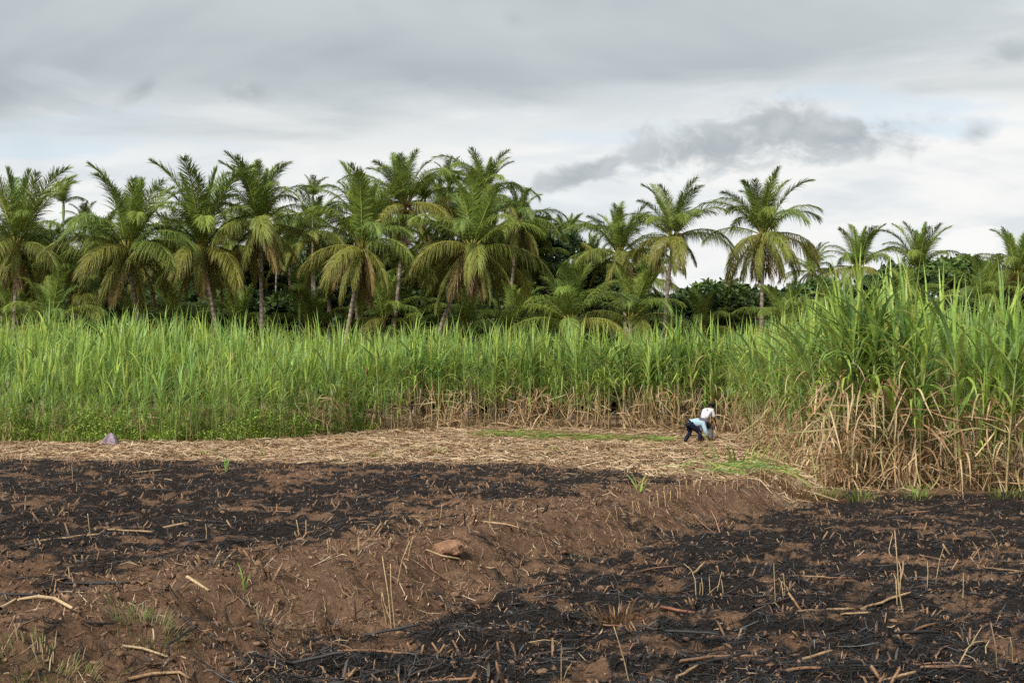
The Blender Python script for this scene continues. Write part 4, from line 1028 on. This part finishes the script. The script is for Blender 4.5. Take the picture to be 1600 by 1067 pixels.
# ------------------------------------------------------------------ single things on the near ground, each where the photograph shows it
def clod():
    import bmesh
    p = gp(701, 862); bm = bmesh.new(); bmesh.ops.create_icosphere(bm, subdivisions=4, radius=1)
    for v in bm.verts:
        c = v.co.copy(); n1 = float(fbm(np.array([c.x * 1.6 + 5]), np.array([c.y * 1.6 + c.z * 1.3]), 71, 3)[0]); n2 = float(fbm(np.array([c.x * 5 + c.z * 2]), np.array([c.y * 5 - c.z * 3]), 73, 3)[0])
        f = 0.62 + 0.62 * n1 + 0.26 * n2
        c.x = math.copysign(abs(c.x) ** 0.8, c.x); c.z = math.copysign(abs(c.z) ** 0.7, c.z)
        v.co = Vector((c.x * 0.148, c.y * 0.12, c.z * 0.082 * (1.0 if c.z > 0 else 0.8))) * f
    me = bpy.data.meshes.new('soil_clod'); bm.to_mesh(me); bm.free()
    for q in me.polygons: q.use_smooth = False
    obj('soil_clod', me, M_CLOD, None, (p.x, p.y, p.z + 0.025), (0.1, -0.12, 0.3), None, label='big reddish clod of dry soil lying on the bund', category='clod')
clod()
def stems(name, label, cat, lines, color=(0.36, 0.26, 0.14), rad=0.008, group=None, mat=None, base=None):
    """upright dry stalks; every line is a list of photograph pixels from foot to tip, the foot on the ground"""
    rad0 = rad
    g0 = gp(*(base or lines[0][0])); t = thing(name, label, cat, g0, 0, group)
    for ln in lines:
        d = gp(*ln[0]).y if base is None else g0.y
        P = np.array([np.array(at(a, b, d + 0.03 * i * (1 if len(lines) % 2 else -1))) - np.array(g0) for i, (a, b) in enumerate(ln)])
        P[0, 2] -= 0.03
        if len(P) < 3: P = np.stack([P[0], (P[0] + P[1]) / 2 + np.array([0.008, 0.01, 0]), P[1]])
        rad = rad0 * 0.75; V, Q, T = tube(P, np.linspace(rad, rad * 0.45, len(P)), 6); acc = Acc()
        acc.add(V, Q, np.array(color)[None] * np.repeat(np.linspace(0.75, 1.1, len(P)), 6)[:, None], T)
        obj('stalk', acc.mesh('stalk'), mat or M_STALK, t)
    return t
stems('dry_stalks', 'bunch of pale dry cane stalks standing at the foot of the bund', 'dry stalks',
      [[(612, 985), (607, 930), (597, 868)], [(618, 985), (611, 920), (610, 880)], [(606, 978), (596, 935), (597, 925)], [(616, 980), (600, 940), (597, 925)], [(620, 912), (628, 875), (640, 845)], [(636, 875), (641, 855), (645, 838)]], rad=0.009)
stems('dry_stalks', 'tall pale broken cane stalk with hanging leaf, lower burnt field', 'dry stalks',
      [[(1412, 958), (1404, 920), (1402, 880), (1398, 828)], [(1402, 945), (1400, 905), (1396, 895)], [(1405, 930), (1408, 890), (1404, 876)], [(1400, 872), (1390, 866), (1389, 858), (1395, 833)], [(1404, 915), (1411, 890), (1411, 876)]], rad=0.010)
stems('dry_stalks', 'bent pale stalk folded over near the bottom right corner', 'dry stalks',
      [[(1494, 1040), (1512, 1012), (1522, 1003), (1545, 1000)], [(1512, 1012), (1524, 995), (1534, 979)], [(1541, 1026), (1540, 1010), (1546, 1000)]], rad=0.009)
stems('dry_stalks', 'grey-brown dry stalk beside the folded pale one near the bottom right corner', 'dry stalks', [[(1558, 1045), (1556, 1010), (1548, 972)], [(1582, 1038), (1582, 1010), (1578, 995)]], (0.24, 0.17, 0.10), 0.008)
stems('dry_stalks', 'thin stalk with top bent left at the bottom edge right of the middle', 'dry stalks', [[(877, 1064), (877, 1030), (877, 1005), (868, 1001), (850, 999), (826, 1003)], [(878, 1062), (886, 1046), (893, 1036)]], rad=0.007)
stems('dry_stalks', 'thin leaning stalk with a side leaf, right of the bent-top stalk', 'dry stalks', [[(984, 1064), (975, 1030), (966, 1000), (959, 978)], [(971, 1026), (950, 1030), (925, 1036)]], rad=0.007)
stems('dry_stalks', 'low basket-like ring of pale stubble in the lower burnt field', 'dry stalks', [[(1088, 932), (1086, 905), (1080, 890), (1068, 880)], [(1100, 930), (1113, 922), (1125, 912)], [(1108, 932), (1108, 900)], [(1098, 932), (1096, 902)], [(1118, 930), (1124, 908), (1128, 892)], [(1130, 930), (1127, 905)], [(1092, 930), (1094, 910)]], rad=0.007)
stems('dry_stalks', 'two thin dry stalks standing left of the tall broken stalk', 'dry stalks', [[(1212, 942), (1210, 910), (1209, 880)], [(1225, 935), (1221, 910), (1216, 902)], [(1226, 932), (1224, 895)]], rad=0.006)
stems('dry_stalks', 'thin dry stalk with drooping tip right of the tall broken stalk', 'dry stalks', [[(1448, 920), (1450, 895), (1449, 876)], [(1462, 905), (1468, 875), (1474, 856)], [(1504, 935), (1505, 895)]], (0.32, 0.23, 0.13), 0.007)
stems('dry_stalks', 'arched dry stalk far right in the lower burnt field', 'dry stalks', [[(1562, 862), (1556, 842), (1546, 828), (1535, 826)], [(1533, 880), (1528, 860), (1520, 846)]], rad=0.007)
stems('dry_stalks', 'dark thin dead weed stem rising from the lower burnt field', 'dry stalks', [[(1270, 1040), (1264, 1005), (1258, 985), (1254, 960)], [(969, 945), (965, 910), (950, 880), (930, 848)]], (0.12, 0.085, 0.06), 0.006)
stems('dry_stalks', 'short pale stalk pair on the upper field left of the clod', 'dry stalks', [[(516, 860), (514, 840)], [(512, 862), (511, 842)], [(467, 838), (463, 812)], [(476, 838), (478, 812)]], rad=0.012)
stems('dry_stalks', 'pale stubble stalks standing on the upper field at left', 'dry stalks', [[(143, 842), (139, 820), (137, 802)], [(322, 840), (321, 818)], [(113, 755), (112, 728)], [(118, 770), (120, 755)]], rad=0.010)
stems('dry_stalks', 'yellowish stubble stalk upright on the upper field behind the clod', 'dry stalks', [[(687, 809), (690, 788)], [(765, 822), (766, 800), (768, 790)]], (0.42, 0.27, 0.11), 0.010)
for i, (lb, ls) in enumerate([('row of short yellow stubble on the bund crest', [[(1018 + 9 * j + (j * 7) % 5, 795 - 4 * j + (j * 5) % 7), (1019 + 9 * j + (j * 11) % 9 - 4, 783 - 4 * j - (j * 13) % 17)] for j in range(9)]),
        ('short yellow stubble near the far end of the bund', [[(1118 + 11 * j + (j * 5) % 7, 768 - 2 * j + (j * 3) % 5), (1119 + 11 * j + (j * 13) % 9 - 3, 758 - 2 * j - (j * 11) % 17)] for j in range(8)]),
        ('short yellow stubble on the bund below the straw', [[(945 + 13 * j + (j * 7) % 8, 815 - 3 * j), (948 + 13 * j - (j * 5) % 11 + 5, 800 - 3 * j - (j * 7) % 12)] for j in range(6)])]):
    stems('dry_stalks', lb, 'dry stalks', ls, (0.42, 0.28, 0.13), 0.009)
def lying(name, label, pix, rad, color, lift=0.02):
    P = np.array([np.array(gp(*p)) for p in pix]); P[:, 2] += lift
    V, Q, T = tube(P - P[0], np.linspace(rad, rad * 0.7, len(P)), 7); acc = Acc(); acc.add(V, Q, np.array(color)[None] * np.repeat(RNG.uniform(0.8, 1.15, len(P)), 7)[:, None], T)
    obj(name, acc.mesh(name), M_STALK, None, P[0], label=label, category='stick')
lying('cane_stalk', 'long pale dry cane stalk bent over the ground at the left edge', [(0, 966), (25, 948), (60, 943), (85, 948), (112, 962)], 0.016, (0.36, 0.26, 0.15), 0.05)
lying('cane_stalk', 'thick reddish cane stalk lying in the lower burnt field', [(1030, 952), (1055, 957), (1085, 962)], 0.016, (0.27, 0.12, 0.07))
lying('cane_stalk', 'long thin brown stalk lying on the bund above the clod', [(742, 818), (790, 822), (842, 836)], 0.012, (0.36, 0.24, 0.13))
lying('cane_stalk', 'pale straight stalk lying below the clod', [(665, 866), (690, 874), (718, 880)], 0.011, (0.44, 0.33, 0.19), 0.04)
lying('cane_stalk', 'short pale flattened stalk on the upper field at left', [(292, 906), (310, 916), (326, 928)], 0.015, (0.42, 0.31, 0.18))
lying('cane_stalk', 'pale stalk lying near the bottom edge at left', [(190, 1016), (222, 1022), (262, 1030)], 0.012, (0.42, 0.32, 0.19))
lying('cane_stalk', 'brown curved root lying on the soil at the bottom edge', [(200, 1066), (240, 1060), (280, 1062), (296, 1068)], 0.013, (0.30, 0.19, 0.10))
lying('cane_stalk', 'black charred stick pointing up the burnt slope at right', [(1178, 958), (1205, 950), (1238, 940)], 0.014, (0.05, 0.035, 0.028), 0.04)
lying('cane_stalk', 'reddish curved stick lying on the far end of the bund', [(1111, 800), (1118, 815), (1125, 838)], 0.012, (0.26, 0.14, 0.085))
lying('cane_stalk', 'brown stick lying at the foot of the far bund end', [(1086, 812), (1100, 824), (1117, 836)], 0.012, (0.20, 0.11, 0.065))

def tuft(name, label, px, py, n, L, cols, spread=0.12, cat='grass', wid=0.005, seed=0, el=(0.8, 1.5)):
    r_ = np.random.default_rng(900 + seed); p0 = gp(px, py); acc = Acc()
    for i in range(n):
        a = r_.uniform(0, 6.28); rr = spread * math.sqrt(r_.random()); e = r_.uniform(*el); l = L * r_.uniform(0.5, 1.1)
        b = np.array([math.cos(a) * rr * 1.6, math.sin(a) * rr, 0.0]); b[2] = float(ground_z(p0.x + b[0], p0.y + b[1])) - p0.z - 0.01
        d = np.array([math.cos(a) * math.cos(e), math.sin(a) * math.cos(e), math.sin(e)]); o = np.array([math.cos(a), math.sin(a), -0.5]) * l * r_.uniform(.1, .4)
        V, Q = strip(np.array([b, b + d * l * .5, b + d * l * .8 + o * .5, b + d * l + o]), np.array([wid, wid * 1.1, wid * .8, .001]), np.array([[-math.sin(a), math.cos(a), 0]] * 4))
        acc.add(V, Q, np.array(cols[int(r_.integers(len(cols)))]) * r_.uniform(.8, 1.2))
    obj(name, acc.mesh(name), M_CANE, None, p0, label=label, category=cat)
GB = [(0.14, 0.20, 0.05), (0.30, 0.235, 0.12), (0.36, 0.27, 0.15), (0.20, 0.22, 0.07)]
tuft('grass_tuft', 'sparse dry green grass tuft on the brown soil at lower left', 232, 985, 170, 0.16, GB, 0.22, wid=.0028, seed=1)
tuft('grass_tuft', 'wide yellow grass tuft at the bottom left corner', 75, 1058, 260, 0.15, GB, 0.3, wid=.0028, seed=2)
tuft('grass_tuft', 'faint grass tuft above the sparse one at lower left', 210, 965, 90, 0.14, GB, 0.2, wid=.0028, seed=3)
tuft('grass_tuft', 'dry tangle of thin straw on the brown bund at lower left', 405, 968, 150, 0.22, [(0.34, 0.25, 0.14), (0.42, 0.32, 0.19)], 0.22, wid=.003, seed=4, el=(0.1, .8))
tuft('grass_tuft', 'brown burnt grass tuft left of the pale stalk bunch', 520, 985, 60, 0.16, [(0.16, 0.09, 0.05), (0.05, 0.038, 0.03)], 0.14, wid=.005, seed=5)
tuft('grass_tuft', 'burnt brown sheaf of stubble in the lower burnt field centre', 962, 965, 110, 0.16, [(0.22, 0.125, 0.06), (0.13, 0.07, 0.04), (0.30, 0.20, 0.10)], 0.16, wid=.006, seed=6)
tuft('cane_sprout', 'bright green cane sprout on the upper field at left', 382, 918, 4, 0.26, CG * 0.85, 0.02, 'sprout', .006, 7, (1.1, 1.5))
tuft('cane_sprout', 'green cane sprout at the straw edge right of the middle', 1000, 768, 6, 0.42, CG, 0.03, 'sprout', .014, 8, (0.9, 1.4))
tuft('cane_sprout', 'thin green sprout at the straw edge at left', 354, 738, 5, 0.5, CG, 0.03, 'sprout', .012, 9, (1.3, 1.55))
tuft('cane_sprout', 'spreading green cane shoots beside the near end of the stand', 1155, 722, 22, 0.9, CG * 0.85, 0.6, 'sprout', .018, 10, (0.4, 1.3))
for j, (px, py, lb) in enumerate([(415, 716, 'small yellow-green sprout in the straw, left of the middle'), (683, 709, 'small yellow-green sprout in the straw near the middle'), (322, 712, 'thin green sprout in the straw at left, behind the char edge'),
        (862, 705, 'small green sprout in the straw right of the middle'), (585, 716, 'low pale green sprout in the straw below the middle palms')]):
    tuft('cane_sprout', lb, px, py, 9, 0.34, [(0.30, 0.36, 0.07), (0.24, 0.32, 0.06)], 0.12, 'sprout', .010, 30 + j, (0.7, 1.4))
tuft('grass_tuft', 'brown dry grass cap on the far end of the bund', 1238, 765, 900, 0.24, [(0.33, 0.215, 0.115), (0.27, 0.165, 0.085), (0.38, 0.27, 0.15)], 0.62, wid=.006, seed=11, el=(0.6, 1.5))
for j, (px, n, lb) in enumerate([(1345, 60, 'green grass tuft under the left part of the near stand'), (1432, 80, 'green grass tuft at the foot of the middle of the near stand'), (1570, 60, 'green grass tuft at the foot of the near stand by the picture edge'), (1290, 90, 'green grass beside the dry cap of the bund end')]):
    tuft('grass_tuft', lb, px, 778, n, 0.28, [(0.15, 0.23, 0.045), (0.2, 0.27, 0.06), (0.28, 0.26, 0.10)], 0.22, wid=.007, seed=12 + j)

# ------------------------------------------------------------------ cloth bundle and rag at the left
def sack():
    p = at(171, 690, 47.6); p.z = float(ground_z(p.x, p.y)); S, N = 12, 28; V, C = [], []
    for i in range(S):
        t = i / (S - 1)
        for j in range(N):
            a = 2 * math.pi * j / N
            r = (0.27 * (1 - t) ** 0.62 + 0.035) * (1 + (0.20 * abs(math.sin(a * 3.5 + 1.6 * t)) - 0.1 + 0.10 * math.sin(a * 9 + 2 + 2 * t)) * (1 - 0.3 * t)) * (0.85 + 0.3 * math.sin(min(1, t * 2.2 + 0.25) * math.pi * 0.5))
            V.append((r * math.cos(a) + 0.05 * t, 0.75 * r * math.sin(a), 0.46 * t - 0.02))
            C.append(np.array((0.25, 0.20, 0.235)) * (0.82 + 0.3 * (0.5 + 0.5 * math.sin(a * 5 + 1.3 * t))) if (j // 3) % 3 else np.array((0.13, 0.085, 0.115)))
    Q = [(i * N + j, i * N + (j + 1) % N, (i + 1) * N + (j + 1) % N, (i + 1) * N + j) for i in range(S - 1) for j in range(N)]
    V.append((0.05, 0, 0.46)); C.append(np.array((0.33, 0.27, 0.31))); T = [((S - 1) * N + j, (S - 1) * N + (j + 1) % N, S * N) for j in range(N)]
    acc = Acc(); acc.add(V, Q, np.array(C), T); obj('cloth_sack', acc.mesh('cloth_sack'), M_CLOTH, None, p, label='pale purple striped sack tied to a point, beside the weeds at left', category='sack')
    p = at(298, 691, 48.0); p.z = float(ground_z(p.x, p.y)); acc = Acc(); n = 9
    X, Y = np.meshgrid(np.linspace(-.2, .2, n), np.linspace(-.12, .12, n)); Z = 0.10 * fbm(X * 9 + 3, Y * 9, 5, 3) * (1 - (X / .22) ** 2) + 0.01
    i = np.arange((n - 1) * n).reshape(n - 1, n)[:, :-1].ravel(); acc.add(np.stack([X.ravel(), Y.ravel(), Z.ravel()], 1), np.stack([i, i + 1, i + n + 1, i + n], 1), (0.36, 0.42, 0.44))
    obj('cloth_rag', acc.mesh('cloth_rag'), M_CLOTH, None, p + Vector((0, 0, .03)), label='small grey-blue rag on the straw at the edge of the weeds', category='rag')
sack()

# ------------------------------------------------------------------ people
def skin(name, verts, edges, col, mat, parent, subdiv=2):
    """verts: {name: ((x,y,z), rx, ry)}; a Skin modifier grows the surface"""
    keys = list(verts); me = bpy.data.meshes.new(name)
    me.from_pydata([verts[k][0] for k in keys], [(keys.index(a), keys.index(b)) for a, b in edges], [])
    tmp = bpy.data.objects.new(name, me); COL.objects.link(tmp)
    m = tmp.modifiers.new('skin', 'SKIN'); m.use_smooth_shade = True
    for i, k in enumerate(keys):
        sv = me.skin_vertices[0].data[i]; sv.radius = (verts[k][1], verts[k][2]); sv.use_root = (i == 0)
    s = tmp.modifiers.new('sub', 'SUBSURF'); s.levels = s.render_levels = subdiv
    dg = bpy.context.evaluated_depsgraph_get(); ev = tmp.evaluated_get(dg)
    fin = bpy.data.meshes.new_from_object(ev); bpy.data.objects.remove(tmp); fin.name = name
    c = np.ones((len(fin.vertices), 4), np.float32); c[:, :3] = col
    for a in list(fin.color_attributes): fin.color_attributes.remove(a)
    fin.color_attributes.new('col', 'FLOAT_COLOR', 'POINT').data.foreach_set('color', c.ravel())
    fin.materials.clear()
    return obj(name, fin, mat, parent)
def hand_chain(J, s, wrist, d, spread):
    """five fingers from the palm; returns extra edges"""
    E = []; w = Vector(wrist); d = Vector(d).normalized(); sp = Vector(spread).normalized()
    palm = w + d * 0.06; J['palm' + s] = (tuple(palm), 0.036, 0.022); E.append(('wrist' + s, 'palm' + s))
    nrm = d.cross(sp)
    for k, (off, ln) in enumerate(((-0.030, 0.07), (-0.010, 0.082), (0.011, 0.078), (0.030, 0.062))):
        a = palm + d * 0.045 + sp * off; b = a + d * ln * 0.5 + nrm * 0.012; c = b + d * ln * 0.35 + nrm * 0.03
        for nm, q, r in (('a', a, .0105), ('b', b, .0095), ('c', c, .008)): J['f%d%s%s' % (k, nm, s)] = (tuple(q), r, r)
        E += [('palm' + s, 'f%da%s' % (k, s)), ('f%da%s' % (k, s), 'f%db%s' % (k, s)), ('f%db%s' % (k, s), 'f%dc%s' % (k, s))]
    a = w + d * 0.03 - sp * 0.045; b = a + d * 0.04 - sp * 0.02 + nrm * .01
    J['tha' + s] = (tuple(a), .012, .012); J['thb' + s] = (tuple(b), .009, .009); E += [('palm' + s, 'tha' + s), ('tha' + s, 'thb' + s)]
    return E
def worker(label, loc, rotz, bend, shirt, trousers, skinc, scale=1.0, long_sleeve=False, knee=0.10, stance=0.17, drop=0.0):
    """a person bent forward over +x; bend = torso angle from upright in degrees"""
    t = thing('person', label, 'person', loc, rotz, 'workers cutting cane', scale)
    b = R(bend); up = Vector((math.sin(b), 0, math.cos(b)))
    fwd = Vector((math.cos(b), 0, -math.sin(b)))
    hip = Vector((-0.20 * math.sin(b), 0, 0.86 - drop - knee * 0.4)); J, E = {}, []
    J['pelvis'] = (tuple(hip), 0.13, 0.15)
    sp1, sp2 = hip + up * 0.18 - fwd * 0.03, hip + up * 0.36 - fwd * 0.035; neckb = hip + up * 0.50; 
    J['waist'] = (tuple(sp1), 0.115, 0.135); J['chest'] = (tuple(sp2), 0.125, 0.165); J['neck0'] = (tuple(neckb), 0.07, 0.085)
    nk = neckb + up * 0.08 + fwd * 0.03; hd = nk + up * 0.10 + fwd * 0.05
    J['neck'] = (tuple(nk), 0.052, 0.055); J['head'] = (tuple(hd), 0.085, 0.078); J['crown'] = (tuple(hd + up * 0.10), 0.066, 0.062)
    J['nose'] = (tuple(hd + fwd * 0.088 + up * 0.005), 0.016, 0.016)
    E += [('pelvis', 'waist'), ('waist', 'chest'), ('chest', 'neck0'), ('neck0', 'neck'), ('neck', 'head'), ('head', 'crown'), ('head', 'nose')]
    for s, sg in (('L', 1), ('R', -1)):
        st = -0.22 if s == 'L' else 0.20
        hj = hip + Vector((0, sg * 0.09, -0.05)); an = Vector((-0.06 + st, sg * stance, 0.07)); kn = (hj + an) / 2 + Vector((knee, sg * 0.02, 0.02))
        J['hip' + s] = (tuple(hj), 0.088, 0.092); J['knee' + s] = (tuple(kn), 0.058, 0.06); J['ankle' + s] = (tuple(an), 0.042, 0.042); J['toe' + s] = (tuple(an + Vector((0.16, sg * 0.03, -0.045))), 0.034, 0.025)
        J['calf' + s] = (tuple(kn * 0.65 + an * 0.35 + Vector((-0.02, 0, 0))), 0.056, 0.056)
        E += [('pelvis', 'hip' + s), ('hip' + s, 'knee' + s), ('knee' + s, 'calf' + s), ('calf' + s, 'ankle' + s), ('ankle' + s, 'toe' + s)]
        sh = hip + up * 0.445 + Vector((0, sg * 0.185, 0)); el = sh + Vector((0.06, sg * 0.05, -0.27)); wr = el + Vector((0.14, -sg * 0.04, -0.20))
        J['sh' + s] = (tuple(sh), 0.062, 0.062); J['el' + s] = (tuple(el), 0.043, 0.043); J['wrist' + s] = (tuple(wr), 0.029, 0.027)
        E += [('chest', 'sh' + s), ('sh' + s, 'el' + s), ('el' + s, 'wrist' + s)]
        E += hand_chain(J, s, wr, (0.45, 0, -0.9), (0.6, 0.7 * sg, 0.3))
    cov = ('pelvis', 'waist', 'chest', 'neck0', 'shL', 'shR', 'hipL', 'hipR', 'kneeL', 'kneeR', 'calfL', 'calfR')
    skin('body', {k: (v[0], v[1] * (0.8 if k in cov else 1), v[2] * (0.8 if k in cov else 1)) for k, v in J.items()}, E, skinc, M_SKIN, t)
    def grow(keys, f, add): return {k: (J[k][0], J[k][1] * f + add, J[k][2] * f + add) for k in keys}
    # shirt
    ks = ['waist', 'pelvis', 'chest', 'neck0', 'shL', 'elL', 'shR', 'elR']
    sv = grow(ks, 1.06, 0.022)
    sv['pelvis'] = (tuple(hip + up * 0.095), 0.118, 0.140)
    es = [('waist', 'pelvis'), ('waist', 'chest'), ('chest', 'neck0'), ('chest', 'shL'), ('shL', 'elL'), ('chest', 'shR'), ('shR', 'elR')]
    if long_sleeve:
        for s in 'LR':
            a, w = Vector(J['el' + s][0]), Vector(J['wrist' + s][0]); sv['cuff' + s] = (tuple(a * 0.25 + w * 0.75), 0.045, 0.045); es.append(('el' + s, 'cuff' + s))
    skin('shirt', sv, es, shirt, M_CLOTH, t)
    tv = grow(['pelvis', 'waist', 'hipL', 'kneeL', 'calfL', 'ankleL', 'hipR', 'kneeR', 'calfR', 'ankleR'], 1.05, 0.020)
    tv['waist'] = (tuple(hip + up * 0.10), 0.130, 0.150)
    skin('trousers', tv, [('pelvis', 'waist'), ('pelvis', 'hipL'), ('hipL', 'kneeL'), ('kneeL', 'calfL'), ('calfL', 'ankleL'), ('pelvis', 'hipR'), ('hipR', 'kneeR'), ('kneeR', 'calfR'), ('calfR', 'ankleR')], trousers, M_CLOTH, t)
    hv = {'h0': (tuple(hd + up * 0.055 - fwd * 0.028), 0.088, 0.084), 'h1': (tuple(hd + up * 0.115 - fwd * 0.005), 0.070, 0.068), 'h2': (tuple(hd - fwd * 0.062 - up * 0.01), 0.062, 0.066)}
    skin('hair', hv, [('h0', 'h1'), ('h0', 'h2')], (0.012, 0.011, 0.011), M_CLOTH, t)
    return t
PA = at(1085, 690, 47.6); PA.z = float(ground_z(PA.x, PA.y)) + 0.02
worker('person in light blue shirt and dark trousers bent double at the edge of the cane', PA, R(24), 92, (0.33, 0.47, 0.56), (0.012, 0.013, 0.026), (0.09, 0.045, 0.028), knee=0.17, long_sleeve=True, scale=0.98, drop=0.08)
PB = at(1103, 690, 51.0); PB.z = float(ground_z(PB.x, PB.y)) + 0.02
worker('person in white shirt stooping behind the one in blue, half in the cane', PB, R(48), 42, (0.50, 0.49, 0.53), (0.10, 0.10, 0.12), (0.07, 0.036, 0.024), long_sleeve=False, scale=0.95)
